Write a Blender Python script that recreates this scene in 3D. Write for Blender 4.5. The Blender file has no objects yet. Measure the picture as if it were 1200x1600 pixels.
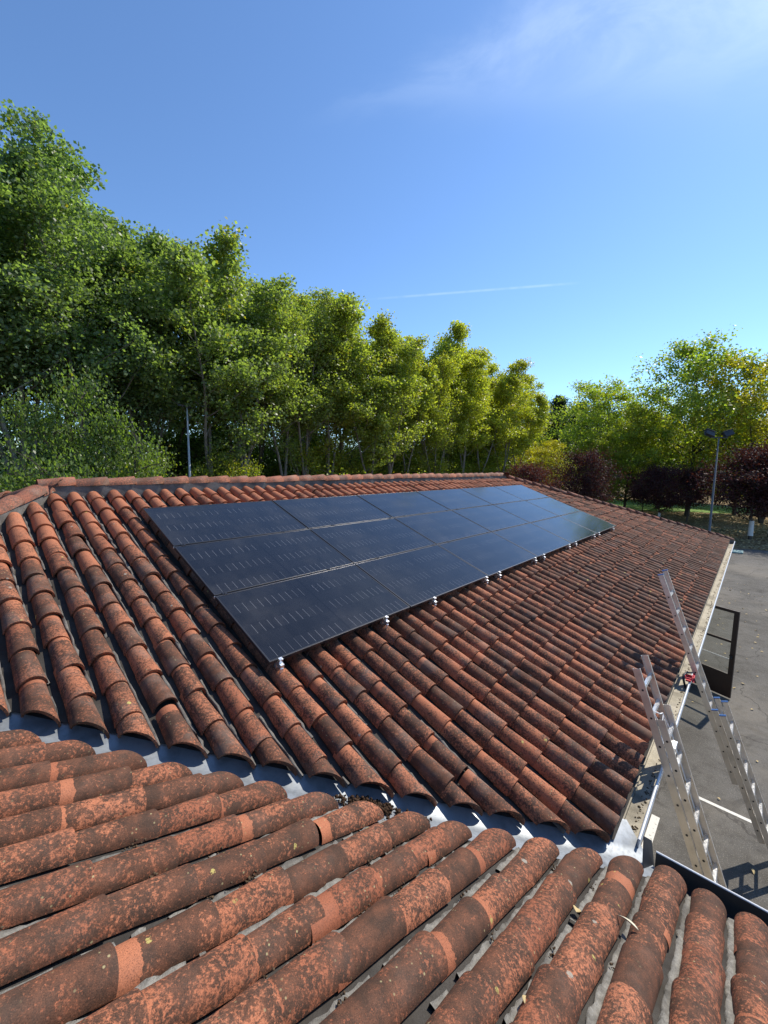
import bpy, math, random
import numpy as np
from mathutils import Vector, Matrix
R = math.radians
scene = bpy.context.scene
COL = scene.collection

# ------------------------------------------------------------------ camera, sky, sun, exposure
CAM = Vector((-1.973, -3.202, 1.833))
YAW, PITCH, ROLL, FPX = R(42.252), R(6.447), R(0.627), 637.8
SUN_EL, SUN_AZ = 48.0, -12.0          # direction towards the sun, azimuth measured from +X towards +Y

def cam_axes():
    cy, sy, cp, sp = math.cos(YAW), math.sin(YAW), math.cos(PITCH), math.sin(PITCH)
    f = Vector((cy*cp, sy*cp, -sp)); r = Vector((sy, -cy, 0)); u = r.cross(f)
    r2 = r*math.cos(ROLL) + u*math.sin(ROLL); u2 = u*math.cos(ROLL) - r*math.sin(ROLL)
    return r2, u2, f
_r, _u, _f = cam_axes()
cd = bpy.data.cameras.new('camera'); cam = bpy.data.objects.new('camera', cd); COL.objects.link(cam)
cam.matrix_world = Matrix(((_r.x, _u.x, -_f.x, CAM.x), (_r.y, _u.y, -_f.y, CAM.y), (_r.z, _u.z, -_f.z, CAM.z), (0, 0, 0, 1)))
cd.sensor_fit = 'VERTICAL'; cd.sensor_height = 24.0; cd.lens = FPX/1600*24.0
cd.clip_start = 0.05; cd.clip_end = 5000
scene.camera = cam

scene.view_settings.view_transform = 'Standard'; scene.view_settings.look = 'None'
scene.view_settings.gamma = 1.0; scene.view_settings.use_curve_mapping = False
scene.view_settings.exposure = 0.52

def pixdir(x, y):                      # direction in the world of a point of the sky, measured once from the photograph
    return (_f*FPX + _r*(x-600) - _u*(y-800)).normalized()

def build_world():
    w = bpy.data.worlds.new('World'); scene.world = w; w.use_nodes = True
    nt = w.node_tree; nt.nodes.clear(); N = nt.nodes.new; L = nt.links.new
    out = N('ShaderNodeOutputWorld'); bg = N('ShaderNodeBackground'); L(bg.outputs[0], out.inputs[0])
    bg.inputs['Strength'].default_value = 0.132
    sky = N('ShaderNodeTexSky'); sky.sky_type = 'NISHITA'; sky.sun_disc = False
    sky.sun_elevation = R(SUN_EL); sky.sun_rotation = R(90 - SUN_AZ)
    sky.altitude = 700; sky.air_density = 1.0; sky.dust_density = 0.25; sky.ozone_density = 2.0
    tc = N('ShaderNodeTexCoord')
    def vdot(v):
        n = N('ShaderNodeVectorMath'); n.operation = 'DOT_PRODUCT'; L(tc.outputs['Generated'], n.inputs[0]); n.inputs[1].default_value = v; return n.outputs['Value']
    def m(op, a, b=0.0, c=0.0):
        n = N('ShaderNodeMath'); n.operation = op
        for i, v in enumerate((a, b, c)):
            if isinstance(v, (int, float)): n.inputs[i].default_value = v
            else: L(v, n.inputs[i])
        return n.outputs[0]
    def rng(v, a, b, c=0.0, d=1.0):
        n = N('ShaderNodeMapRange'); n.interpolation_type = 'SMOOTHSTEP'; L(v, n.inputs[0])
        for i, k in enumerate((a, b, c, d)): n.inputs[i+1].default_value = k
        return n.outputs[0]
    # thin vapour trail: a narrow band about a great circle between two sky directions
    a, b = pixdir(560, 469), pixdir(905, 442)
    nn = a.cross(b).normalized(); mid = (a+b).normalized(); tang = nn.cross(mid)
    dist = m('ABSOLUTE', vdot(nn)); along = m('DIVIDE', vdot(tang), vdot(mid)); half = math.tan(a.angle(b)/2)
    trail = m('MULTIPLY', rng(dist, 0.0005, 0.0034, 1, 0), m('MULTIPLY', rng(along, -half*1.1, -half*.2), rng(along, half*.75, half*1.05, 1, 0)))
    trail = m('MULTIPLY', trail, rng(vdot(mid), 0.5, 0.6))
    ns = N('ShaderNodeTexNoise'); ns.inputs['Scale'].default_value = 26; ns.inputs['Detail'].default_value = 4; L(tc.outputs['Generated'], ns.inputs['Vector'])
    trail = m('MULTIPLY', trail, rng(ns.outputs[0], .25, .6, .35, 1))
    # cirrus veil
    a, b = pixdir(480, 190), pixdir(1190, -10)
    nn = a.cross(b).normalized(); mid = (a+b).normalized(); tang = nn.cross(mid); half = math.tan(a.angle(b)/2)
    map_ = N('ShaderNodeCombineXYZ'); L(m('MULTIPLY', vdot(tang), 2.6), map_.inputs[0]); L(m('MULTIPLY', vdot(nn), 6.5), map_.inputs[1])
    n2 = N('ShaderNodeTexNoise'); n2.inputs['Scale'].default_value = 1.6; n2.inputs['Detail'].default_value = 9; n2.inputs['Roughness'].default_value = .62; n2.inputs['Distortion'].default_value = .5
    L(map_.outputs[0], n2.inputs['Vector'])
    off = m('ADD', vdot(nn), m('MULTIPLY', m('SUBTRACT', n2.outputs[0], .5), .10))
    al = m('DIVIDE', vdot(tang), vdot(mid))
    wid = rng(al, -half, half*1.1, .014, .085)
    prof = m('POWER', 2.718, m('MULTIPLY', -1.0, m('POWER', m('DIVIDE', m('ABSOLUTE', off), wid), 2.0)))
    band = m('MULTIPLY', prof, rng(al, -half*1.15, half*1.0, .0, 1.0))
    band = m('MULTIPLY', band, rng(n2.outputs[0], .32, .68, .35, 1))
    band = m('MULTIPLY', band, rng(vdot(mid), 0.45, 0.7))
    cloud = m('MINIMUM', m('ADD', m('MULTIPLY', band, .34), m('MULTIPLY', trail, .13)), 1.0)
    tint = N('ShaderNodeMix'); tint.data_type = 'RGBA'; tint.blend_type = 'MULTIPLY'; tint.inputs[0].default_value = 1
    L(sky.outputs[0], tint.inputs[6]); tint.inputs[7].default_value = (0.77, 0.95, 1.12, 1)
    mix = N('ShaderNodeMix'); mix.data_type = 'RGBA'; L(cloud, mix.inputs[0]); L(tint.outputs[2], mix.inputs[6]); mix.inputs[7].default_value = (6.4, 7.4, 8.6, 1)
    L(mix.outputs[2], bg.inputs['Color'])
build_world()

sd = bpy.data.lights.new('sun', 'SUN'); sun = bpy.data.objects.new('sun', sd); COL.objects.link(sun)
sd.energy = 4.2; sd.angle = R(0.5); sd.color = (1.0, 0.93, 0.82)
sdir = Vector((math.cos(R(SUN_EL))*math.cos(R(SUN_AZ)), math.cos(R(SUN_EL))*math.sin(R(SUN_AZ)), math.sin(R(SUN_EL))))
sun.rotation_euler = sdir.to_track_quat('Z', 'Y').to_euler(); sun.location = (0, 0, 60)

# ------------------------------------------------------------------ helpers
def tag(o, label=None, cat=None, group=None, kind=None):
    if label: o['label'] = label
    if cat: o['category'] = cat
    if group: o['group'] = group
    if kind: o['kind'] = kind
    return o
def empty(name, loc=(0, 0, 0), rot=(0, 0, 0), scale=1.0):
    o = bpy.data.objects.new(name, None); COL.objects.link(o); o.location = loc; o.rotation_euler = rot
    o.scale = (scale,)*3 if isinstance(scale, (int, float)) else scale; o.empty_display_size = .2
    return o
def link(name, me, mat=None, parent=None):
    o = bpy.data.objects.new(name, me); COL.objects.link(o)
    if mat is not None and not me.materials: me.materials.append(mat)
    if parent is not None: o.parent = parent
    return o
def np_mesh(name, V, F, smooth=False, attrs=None):
    """V (n,3); F (m,4) quads (last index -1 for a triangle)"""
    V = np.asarray(V, np.float32); F = np.asarray(F, np.int32)
    me = bpy.data.meshes.new(name); me.vertices.add(len(V)); me.vertices.foreach_set('co', V.ravel())
    tri = F[:, 3] < 0; cnt = np.where(tri, 3, 4).astype(np.int32); st = np.concatenate([[0], np.cumsum(cnt)[:-1]]).astype(np.int32)
    flat = F.ravel(); flat = flat[flat >= 0]
    me.loops.add(len(flat)); me.loops.foreach_set('vertex_index', flat)
    me.polygons.add(len(F)); me.polygons.foreach_set('loop_start', st); me.polygons.foreach_set('loop_total', cnt)
    if smooth: me.polygons.foreach_set('use_smooth', np.ones(len(F), bool))
    me.update(calc_edges=True); me.validate()
    for k, a in (attrs or {}).items():
        at = me.attributes.new(k, 'FLOAT', 'POINT'); at.data.foreach_set('value', np.asarray(a, np.float32))
    return me
class MB:
    """collects shapes of ONE part"""
    def __init__(s): s.v = []; s.f = []
    def add(s, V, F):
        b = len(s.v); s.v += [tuple(p) for p in V]; s.f += [tuple(i+b for i in q) for q in F]
    def box(s, a, b, M=None):
        x0, y0, z0 = a; x1, y1, z1 = b
        V = [Vector(p) for p in ((x0,y0,z0),(x1,y0,z0),(x1,y1,z0),(x0,y1,z0),(x0,y0,z1),(x1,y0,z1),(x1,y1,z1),(x0,y1,z1))]
        if M is not None: V = [M @ p for p in V]
        s.add(V, [(0,3,2,1),(4,5,6,7),(0,1,5,4),(1,2,6,5),(2,3,7,6),(3,0,4,7)])
    def tube(s, pts, rad, n=8, cap=True):
        pts = [Vector(p) for p in pts]
        if isinstance(rad, (int, float)): rad = [rad]*len(pts)
        V = []; F = []; x = None
        for i, p in enumerate(pts):
            t = (pts[min(i+1, len(pts)-1)] - pts[max(i-1, 0)]).normalized()
            if x is None: x = t.orthogonal().normalized()
            x = (x - t*x.dot(t)).normalized(); y = t.cross(x)
            for k in range(n):
                a = 2*math.pi*k/n; V.append(p + (x*math.cos(a) + y*math.sin(a))*rad[i])
        for i in range(len(pts)-1):
            for k in range(n): F.append((i*n+k, i*n+(k+1) % n, (i+1)*n+(k+1) % n, (i+1)*n+k))
        if cap: F.append(tuple(range(n-1, -1, -1))); F.append(tuple((len(pts)-1)*n+k for k in range(n)))
        s.add(V, F)
    def prism(s, poly, p0, ax, ay, az, L):
        """polygon in (ax,ay) extruded along az by L from p0"""
        p0, ax, ay, az = map(Vector, (p0, ax, ay, az)); n = len(poly)
        V = [p0 + ax*a + ay*b for a, b in poly] + [p0 + ax*a + ay*b + az*L for a, b in poly]
        s.add(V, [tuple(range(n-1, -1, -1)), tuple(range(n, 2*n))] + [(i, (i+1) % n, n+(i+1) % n, n+i) for i in range(n)])
    def build(s, name, mat, parent=None, smooth=False, bevel=0, loc=None):
        me = bpy.data.meshes.new(name); me.from_pydata(s.v, [], s.f); me.update()
        import bmesh
        bm = bmesh.new(); bm.from_mesh(me); bmesh.ops.recalc_face_normals(bm, faces=bm.faces); bm.to_mesh(me); bm.free()
        if smooth: me.polygons.foreach_set('use_smooth', [True]*len(me.polygons))
        o = link(name, me, mat, parent)
        if bevel:
            b = o.modifiers.new('bevel', 'BEVEL'); b.width = bevel; b.segments = 2; b.limit_method = 'ANGLE'
        return o

# ------------------------------------------------------------------ materials
class NT:
    def __init__(s, name):
        s.m = bpy.data.materials.new(name); s.m.use_nodes = True; s.t = s.m.node_tree; s.t.nodes.clear()
        s.out = s.n('ShaderNodeOutputMaterial'); s.b = s.n('ShaderNodeBsdfPrincipled'); s.l(s.b.outputs[0], s.out.inputs[0])
    def n(s, t): return s.t.nodes.new(t)
    def l(s, a, b): s.t.links.new(a, b)
    def co(s, kind='Object'): return s.n('ShaderNodeTexCoord').outputs[kind]
    def attr(s, k): n = s.n('ShaderNodeAttribute'); n.attribute_name = k; return n.outputs['Fac']
    def set(s, sock, v):
        if isinstance(v, (int, float)): sock.default_value = v
        elif isinstance(v, tuple): sock.default_value = v if len(v) != 3 or sock.type == 'VECTOR' else v+(1,)
        else: s.l(v, sock)
    def math(s, op, a, b=0.0, c=0.0):
        n = s.n('ShaderNodeMath'); n.operation = op
        for i, v in enumerate((a, b, c)): s.set(n.inputs[i], v)
        return n.outputs[0]
    def vec(s, op, a, b=(0, 0, 0), sc=None):
        n = s.n('ShaderNodeVectorMath'); n.operation = op; s.set(n.inputs[0], a); s.set(n.inputs[1], b)
        if sc is not None: s.set(n.inputs['Scale'], sc)
        return n.outputs['Value' if op == 'LENGTH' else 'Vector']
    def noise(s, co, scale, detail=4, rough=.55, dist=0.0, out=0):
        n = s.n('ShaderNodeTexNoise'); s.l(co, n.inputs['Vector']); n.inputs['Scale'].default_value = scale
        n.inputs['Detail'].default_value = detail; n.inputs['Roughness'].default_value = rough; n.inputs['Distortion'].default_value = dist
        return n.outputs[out]
    def voro(s, co, scale, feature='F1', rand=1.0):
        n = s.n('ShaderNodeTexVoronoi'); n.feature = feature; s.l(co, n.inputs['Vector']); n.inputs['Scale'].default_value = scale; n.inputs['Randomness'].default_value = rand
        return n
    def rng(s, v, a, b, c=0.0, d=1.0, smooth=True):
        n = s.n('ShaderNodeMapRange'); n.interpolation_type = 'SMOOTHSTEP' if smooth else 'LINEAR'; s.set(n.inputs[0], v)
        for i, k in enumerate((a, b, c, d)): s.set(n.inputs[i+1], k)
        return n.outputs[0]
    def mix(s, f, a, b, mode='MIX'):
        n = s.n('ShaderNodeMix'); n.data_type = 'RGBA'; n.blend_type = mode; s.set(n.inputs[0], f); s.set(n.inputs[6], a); s.set(n.inputs[7], b); return n.outputs[2]
    def ramp(s, v, stops):
        n = s.n('ShaderNodeValToRGB'); s.set(n.inputs[0], v); e = n.color_ramp.elements
        while len(e) < len(stops): e.new(.5)
        for k, (p, c) in enumerate(stops): e[k].position = p; e[k].color = c+(1,)
        return n.outputs[0]
    def bump(s, h, strength=.3, dist=.01):
        n = s.n('ShaderNodeBump'); n.inputs['Strength'].default_value = strength; n.inputs['Distance'].default_value = dist; s.set(n.inputs['Height'], h); s.l(n.outputs[0], s.b.inputs['Normal'])
    def p(s, color=None, rough=None, metal=None, spec=None):
        for k, v in (('Base Color', color), ('Roughness', rough), ('Metallic', metal), ('Specular IOR Level', spec)):
            if v is not None: s.set(s.b.inputs[k], v)
        return s

def mat_tile(name, orange, brown, crust_lo, fresh_amt, grey_amt):
    t = NT(name); co0 = t.co(); rnd = t.attr('rnd'); tt = t.attr('tt'); 
    co = t.vec('ADD', co0, t.vec('SCALE', (13.1, 7.7, 5.3), sc=rnd))
    big = t.noise(co, 5.5, 5, .6, .4); mid = t.noise(co, 30, 5, .62, .3); fine = t.noise(co, 135, 3, .65)
    cl = t.attr('clean')
    n45 = t.noise(co, 58, 4, .68, .1)
    v = t.math('ADD', t.math('MULTIPLY', n45, .66), t.math('ADD', t.math('MULTIPLY', fine, .30), t.math('MULTIPLY', t.math('SUBTRACT', big, .5), .42)))
    v = t.math('ADD', v, t.math('MULTIPLY', t.math('SUBTRACT', rnd, .5), .12))
    v = t.math('ADD', v, t.math('MULTIPLY', cl, .17))
    crust = t.math('SUBTRACT', 1.0, t.rng(v, crust_lo, crust_lo + .15))        # 0 = clean clay, 1 = dark crust
    r2 = t.math('FRACT', t.math('MULTIPLY', rnd, 17.31)); r3 = t.math('FRACT', t.math('MULTIPLY', rnd, 41.7))
    edge = t.math('ADD', tt, t.math('MULTIPLY', t.math('SUBTRACT', mid, .5), .16))
    fl = t.math('MULTIPLY', t.math('MAXIMUM', t.math('SUBTRACT', r2, 1-fresh_amt), 0.0), .25/max(fresh_amt, .01))
    fresh = t.math('LESS_THAN', edge, fl)
    crust = t.math('MULTIPLY', crust, t.math('SUBTRACT', 1.0, t.math('MULTIPLY', fresh, .93)))
    oc = t.mix(r3, orange, tuple(c*k for c, k in zip(orange, (.72, .66, .66))))
    oc = t.mix(t.rng(fine, .3, .7), t.mix(.22, oc, (.05, .03, .025)), oc)
    bc = t.mix(t.rng(t.noise(co, 11, 5, .65), .35, .68), brown, (.140, .060, .034))
    c = t.mix(crust, oc, bc)
    gr = t.noise(co0, 260, 2, .6); c = t.mix(t.rng(gr, .46, .70, 0, .6), c, (.022, .014, .011)); c = t.mix(t.rng(gr, .30, .42, .35, 0), c, (.30, .13, .075))
    # grey weather film
    g = t.math('MULTIPLY', t.rng(t.noise(co, 3.3, 6, .65), .48, .66), t.math('MULTIPLY', t.rng(cl, -.05, .25, 1, .15), grey_amt))
    c = t.mix(g, c, (.20, .145, .115))
    # lichen discs
    vo = t.voro(t.vec('ADD', co0, t.vec('SCALE', (1, 1, 1), sc=t.math('MULTIPLY', fine, .03))), 8.5)
    sep = t.n('ShaderNodeSeparateColor'); t.l(vo.outputs['Color'], sep.inputs[0])
    rad = t.rng(sep.outputs[0], .66, 1.0, 0.0, .17, smooth=False)
    li = t.rng(t.math('SUBTRACT', rad, vo.outputs['Distance']), -.004, .012)
    li = t.math('MULTIPLY', li, t.math('GREATER_THAN', rad, .02))
    lc = t.mix(t.math('GREATER_THAN', sep.outputs[1], .55), (.42, .35, .11), (.30, .27, .22))
    li = t.math('MULTIPLY', li, t.rng(mid, .34, .5, .3, .9))
    c = t.mix(li, c, lc)
    vo2 = t.voro(co0, 46); s2 = t.n('ShaderNodeSeparateColor'); t.l(vo2.outputs['Color'], s2.inputs[0])
    sp = t.math('MULTIPLY', t.math('GREATER_THAN', s2.outputs[0], .88), t.rng(vo2.outputs['Distance'], .12, .30, 1, 0))
    sp = t.math('MULTIPLY', sp, t.rng(t.noise(co0, 3.1, 3), .42, .62))
    c = t.mix(t.math('MULTIPLY', sp, .8), c, (.38, .33, .17))
    t.p(c, t.rng(fine, .2, .8, .78, .95), spec=.25)
    t.bump(t.math('ADD', t.math('MULTIPLY', mid, .6), t.math('ADD', t.math('MULTIPLY', fine, .35), t.math('MULTIPLY', crust, .25))), .55, .006)
    return t.m
def mat_mortar(name, a, b, sc=9):
    t = NT(name); co = t.co(); n1 = t.noise(co, sc, 6, .65); n2 = t.noise(co, 130, 3, .7); n3 = t.noise(co, 2.2, 4)
    c = t.mix(t.rng(n1, .3, .7), a, b); c = t.mix(t.rng(n2, .35, .7, 0, .55), c, tuple(k*.45 for k in b)); c = t.mix(t.rng(n3, .5, .72, 0, .55), c, (.05, .043, .036))
    t.p(c, .95, spec=.15); t.bump(t.math('ADD', n1, t.math('MULTIPLY', n2, .6)), .8, .008); return t.m
def mat_metal(name, base, rough=.4, metal=1.0, dirt=.25, streak=None):
    t = NT(name); co = t.co(); n = t.noise(co, 6, 5, .6); n2 = t.noise(co, 40, 3)
    if streak: n2 = t.noise(t.vec('MULTIPLY', co, streak), 12, 4)
    c = t.mix(t.math('MULTIPLY', t.rng(n, .4, .75), dirt), base, tuple(k*.4 for k in base)); c = t.mix(t.rng(n2, .5, .8, 0, .35), c, tuple(min(1, k*.6) for k in base))
    t.p(c, t.rng(n2, .2, .8, rough-.08, rough+.14), metal); t.bump(n2, .08, .002); return t.m
def mat_plain(name, c, rough=.6, spec=.4, var=.3, sc=8, metal=0.0):
    t = NT(name); co = t.co(); n = t.noise(co, sc, 5, .6); n2 = t.noise(co, sc*9, 3)
    k = t.mix(t.rng(n, .3, .72, 0, var), c, tuple(v*.5 for v in c)); k = t.mix(t.rng(n2, .4, .8, 0, var*.5), k, tuple(min(1, v*1.5+.01) for v in c))
    t.p(k, rough, metal, spec); t.bump(n2, .15, .003); return t.m
def mat_leaf(name, gloss=.44, trans=.5):
    """base colour from the crown's own object colour; alpha = share of turned leaves"""
    t = NT(name); oi = t.n('ShaderNodeObjectInfo'); geo = t.n('ShaderNodeNewGeometry'); ri = geo.outputs['Random Per Island']; ye = t.attr('turn')
    base = oi.outputs['Color']; al = oi.outputs['Alpha']
    dark = t.vec('MULTIPLY', base, (.58, .62, .62)); lite = t.vec('MULTIPLY', base, (1.62, 1.52, 1.35))
    c = t.mix(ri, dark, lite)
    th = t.math('SUBTRACT', 1.0, al)
    q = t.math('ADD', t.math('MULTIPLY', ye, .72), t.math('MULTIPLY', t.math('FRACT', t.math('MULTIPLY', ri, 37.7)), .28))
    yel = t.rng(q, t.math('SUBTRACT', th, .03), t.math('ADD', th, .05))
    yc = t.mix(t.math('FRACT', t.math('MULTIPLY', ri, 91.3)), (.34, .25, .022), (.25, .235, .03))
    c = t.mix(t.math('MULTIPLY', yel, .9), c, yc)
    t.p(c, gloss, spec=.5)
    tr = t.n('ShaderNodeBsdfTranslucent'); tc = t.vec('MULTIPLY', c, (1.85, 2.1, .6)); t.l(tc, tr.inputs[0])
    mx = t.n('ShaderNodeMixShader'); mx.inputs[0].default_value = trans; t.l(t.b.outputs[0], mx.inputs[1]); t.l(tr.outputs[0], mx.inputs[2]); t.l(mx.outputs[0], t.out.inputs[0])
    return t.m
def mat_bark(name, a, b):
    t = NT(name); co = t.co(); n = t.noise(t.vec('MULTIPLY', co, (6, 6, 1.4)), 2.0, 6, .65); n2 = t.noise(co, 22, 4)
    c = t.mix(t.rng(n, .35, .68), a, b); c = t.mix(t.rng(n2, .5, .75, 0, .5), c, tuple(k*.5 for k in b)); t.p(c, .9, spec=.2); t.bump(n, .6, .02); return t.m
def mat_cells():
    t = NT('solar_cells'); co = t.co()                   # panel-local metres: x along the long side, y up the short side
    sp = t.n('ShaderNodeSeparateXYZ'); t.l(co, sp.inputs[0]); x, y = sp.outputs[0], sp.outputs[1]
    ax = t.math('SUBTRACT', t.math('ABSOLUTE', x), .012)
    cw, ch = .0925, .1835
    fx = t.math('FRACT', t.math('DIVIDE', ax, cw)); gy = t.math('DIVIDE', t.math('ADD', y, ch*3), ch); fy = t.math('FRACT', gy)
    dx = t.math('MULTIPLY', t.math('MINIMUM', fx, t.math('SUBTRACT', 1.0, fx)), cw); dy = t.math('MULTIPLY', t.math('MINIMUM', fy, t.math('SUBTRACT', 1.0, fy)), ch)
    n = t.noise(co, 3, 4, .6); cellid = t.math('ADD', t.math('FLOOR', t.math('DIVIDE', ax, cw)), t.math('MULTIPLY', t.math('FLOOR', gy), 7.3))
    wn = t.n('ShaderNodeTexWhiteNoise'); wn.noise_dimensions = '1D'; t.l(cellid, wn.inputs['W'])
    c = t.mix(wn.outputs[0], (.0075, .0078, .0100), (.0125, .0128, .0155))
    # wires that run along each cell, dotted solder pads
    bb = t.math('ABSOLUTE', t.math('SUBTRACT', t.math('FRACT', t.math('DIVIDE', y, .0167)), .5))
    wire = t.rng(bb, .04, .10, .55, 0)
    pads = t.math('MULTIPLY', wire, t.math('GREATER_THAN', t.math('SINE', t.math('MULTIPLY', x, 420)), .2))
    c = t.mix(t.math('MULTIPLY', pads, .75), c, (.13, .13, .135))
    c = t.mix(t.rng(dy, .0012, .0026, .9, 0), c, (.006, .006, .008))
    alt = t.math('LESS_THAN', t.math('FRACT', t.math('MULTIPLY', t.math('FLOOR', gy), .5)), .25)
    dash = t.math('MULTIPLY', t.rng(dx, .0008, .0020, 1, 0), t.math('MULTIPLY', alt, t.rng(dy, .014, .02)))
    dash = t.math('MULTIPLY', dash, t.math('GREATER_THAN', ax, .02))
    dash = t.math('MULTIPLY', dash, t.rng(t.noise(t.vec('ADD', co, oi_loc(t)), 1.7, 2), .30, .55, .3, 1))
    c = t.mix(t.math('MULTIPLY', dash, .6), c, (.33, .33, .34))  # reflections off the interconnect wires, painted into the cell colour as pale dashes
    c = t.mix(t.rng(ax, -.006, .0, .9, 0), c, (.007, .007, .009))
    dust = t.noise(t.vec('ADD', co, oi_loc(t)), 1.4, 6, .65)
    c = t.mix(t.rng(dust, .45, .8, 0, .05), c, (.35, .32, .28))
    t.p(c, t.rng(dust, .3, .7, .085, .15), spec=.5)
    t.b.inputs['IOR'].default_value = 1.44
    t.b.inputs['Coat Weight'].default_value = 0.0
    return t.m
def oi_loc(t):
    n = t.n('ShaderNodeObjectInfo'); return n.outputs['Location']

M = {}
M['tile'] = mat_tile('weathered_clay_tile', (.50, .185, .092), (.070, .038, .025), .436, .38, .40)
M['tile_near'] = mat_tile('lichened_clay_tile', (.51, .185, .092), (.061, .034, .022), .478, .42, .12)
M['cap'] = mat_tile('clay_cap_tile', (.44, .17, .10), (.12, .07, .055), .42, .2, .55)
M['mortar'] = mat_mortar('grey_mortar', (.11, .10, .09), (.22, .205, .185))
M['mortar_near'] = mat_mortar('pale_mortar', (.15, .14, .122), (.30, .285, .25), 22)
M['ridge_mortar'] = mat_mortar('ridge_mortar', (.10, .095, .09), (.19, .18, .17), 6)
M['pan'] = mat_mortar('pan_bed', (.035, .031, .028), (.075, .069, .062), 4)  # bed darkened in colour to carry the shadow between tile columns
M['zinc'] = mat_metal('zinc_sheet', (.27, .295, .32), .45, .35, .6)
M['gutter_in'] = mat_mortar('gutter_bed', (.42, .38, .29), (.55, .50, .40), 5)
M['gutter_rim'] = mat_plain('white_gutter_paint', (.72, .73, .74), .45, .4, .2, 14)
M['dark_metal'] = mat_plain('dark_sheet', (.035, .037, .042), .5, .4, .3, 10)
M['render'] = mat_plain('wall_render', (.50, .44, .34), .9, .2, .3, 1.4)
M['alu'] = mat_metal('ladder_aluminium', (.66, .61, .55), .42, .80, .4, (3, 30, 30))
M['alu_bright'] = mat_metal('bright_aluminium', (.86, .86, .85), .30, .85, .1)
M['blue'] = mat_plain('blue_plastic', (.05, .14, .36), .45, .4, .2)
M['white'] = mat_plain('white_cord', (.78, .77, .74), .7, .2, .2)
M['red'] = mat_plain('red_webbing', (.55, .035, .05), .65, .3, .3, 30)
M['black'] = mat_plain('black_plastic', (.02, .02, .022), .5, .4, .2)
M['brown'] = mat_plain('brown_door_paint', (.055, .030, .020), .45, .45, .25)
M['pole'] = mat_plain('grey_pole', (.13, .14, .15), .5, .4, .25, 3)
M['pale_pole'] = mat_plain('pale_pole', (.42, .45, .46), .5, .4, .2, 3)
M['frame'] = mat_plain('panel_frame', (.05, .05, .055), .32, .5, .1, 8, .6)
M['cells'] = mat_cells()
M['leaf'] = mat_leaf('leaf')
M['plum_leaf'] = mat_leaf('plum_leaf', .75, .3)
M['bark'] = mat_bark('poplar_bark', (.12, .105, .085), (.27, .24, .195))
M['dark_bark'] = mat_bark('dark_bark', (.055, .045, .036), (.12, .10, .08))
M['whitewash'] = mat_plain('whitewash', (.74, .73, .70), .9, .2, .3, 6)
M['moss'] = mat_plain('brown_moss', (.060, .036, .022), 1.0, .1, .6, 30)
M['dry_leaf'] = mat_plain('dry_leaf', (.50, .38, .19), .8, .2, .4, 20)
M['pale_leaf'] = mat_plain('pale_leaf', (.58, .53, .40), .8, .2, .3, 20)
M['paint'] = None
def mat_glass():
    t = NT('door_glass'); t.p((.9, .95, .93), .02, spec=.5)
    tr = t.n('ShaderNodeBsdfTransparent'); tr.inputs[0].default_value = (.95, .96, .94, 1)
    gl = t.n('ShaderNodeBsdfGlossy'); gl.inputs['Roughness'].default_value = .02
    mx = t.n('ShaderNodeMixShader'); mx.inputs[0].default_value = .06; t.l(tr.outputs[0], mx.inputs[1]); t.l(gl.outputs[0], mx.inputs[2]); t.l(mx.outputs[0], t.out.inputs[0])
    return t.m
M['glass'] = mat_glass()
def mat_asphalt():
    t = NT('asphalt'); co = t.co(); a = t.noise(co, .45, 6, .62); b = t.noise(co, 5, 5, .65); f = t.noise(co, 70, 3, .75); vo = t.voro(co, 75)
    c = t.mix(t.rng(a, .32, .68), (.082, .075, .065), (.135, .127, .115)); c = t.mix(t.rng(b, .42, .72, 0, .5), c, (.055, .049, .041))
    sv = t.n('ShaderNodeSeparateColor'); t.l(vo.outputs['Color'], sv.inputs[0])
    c = t.mix(t.math('MULTIPLY', t.rng(sv.outputs[0], .5, 1, 0, .5), t.rng(vo.outputs['Distance'], .25, .45, 1, 0)), c, (.36, .33, .28))
    c = t.mix(t.rng(f, .5, .75, 0, .6), c, (.05, .045, .04))
    st = t.rng(t.noise(co, .9, 5, .6, .6), .56, .70, 0, .6); c = t.mix(st, c, (.040, .036, .031))
    du = t.rng(t.noise(co, .23, 6, .7), .5, .68, 0, .5); c = t.mix(du, c, (.20, .175, .14))
    cr = t.voro(t.vec('ADD', co, t.vec('SCALE', t.noise(co, 1.2, 4, .6, 0, 1), sc=.9)), .28, 'DISTANCE_TO_EDGE')
    crack = t.rng(cr.outputs['Distance'], .001, .007, .55, 0)
    c = t.mix(crack, c, (.035, .03, .026)); t.p(c, .92, spec=.25); t.bump(t.math('ADD', f, t.math('MULTIPLY', vo.outputs['Distance'], -.8)), .7, .006); return t.m
M['asphalt'] = mat_asphalt()
def mat_earth():
    t = NT('leaf_litter_earth'); co = t.co(); a = t.noise(co, .12, 5, .6); b = t.noise(co, 1.6, 6, .7); vo = t.voro(co, 9)
    sv = t.n('ShaderNodeSeparateColor'); t.l(vo.outputs['Color'], sv.inputs[0])
    c = t.mix(t.rng(b, .3, .7), (.17, .115, .062), (.34, .25, .14)); c = t.mix(t.rng(sv.outputs[0], .4, 1, 0, .8), c, t.mix(sv.outputs[1], (.42, .29, .13), (.10, .06, .03)))
    c = t.mix(t.rng(a, .55, .7, 0, .6), c, (.10, .11, .04)); t.p(c, 1.0, spec=.1); t.bump(t.math('ADD', b, vo.outputs['Distance']), 1.0, .05); return t.m
M['earth'] = mat_earth()
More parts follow.
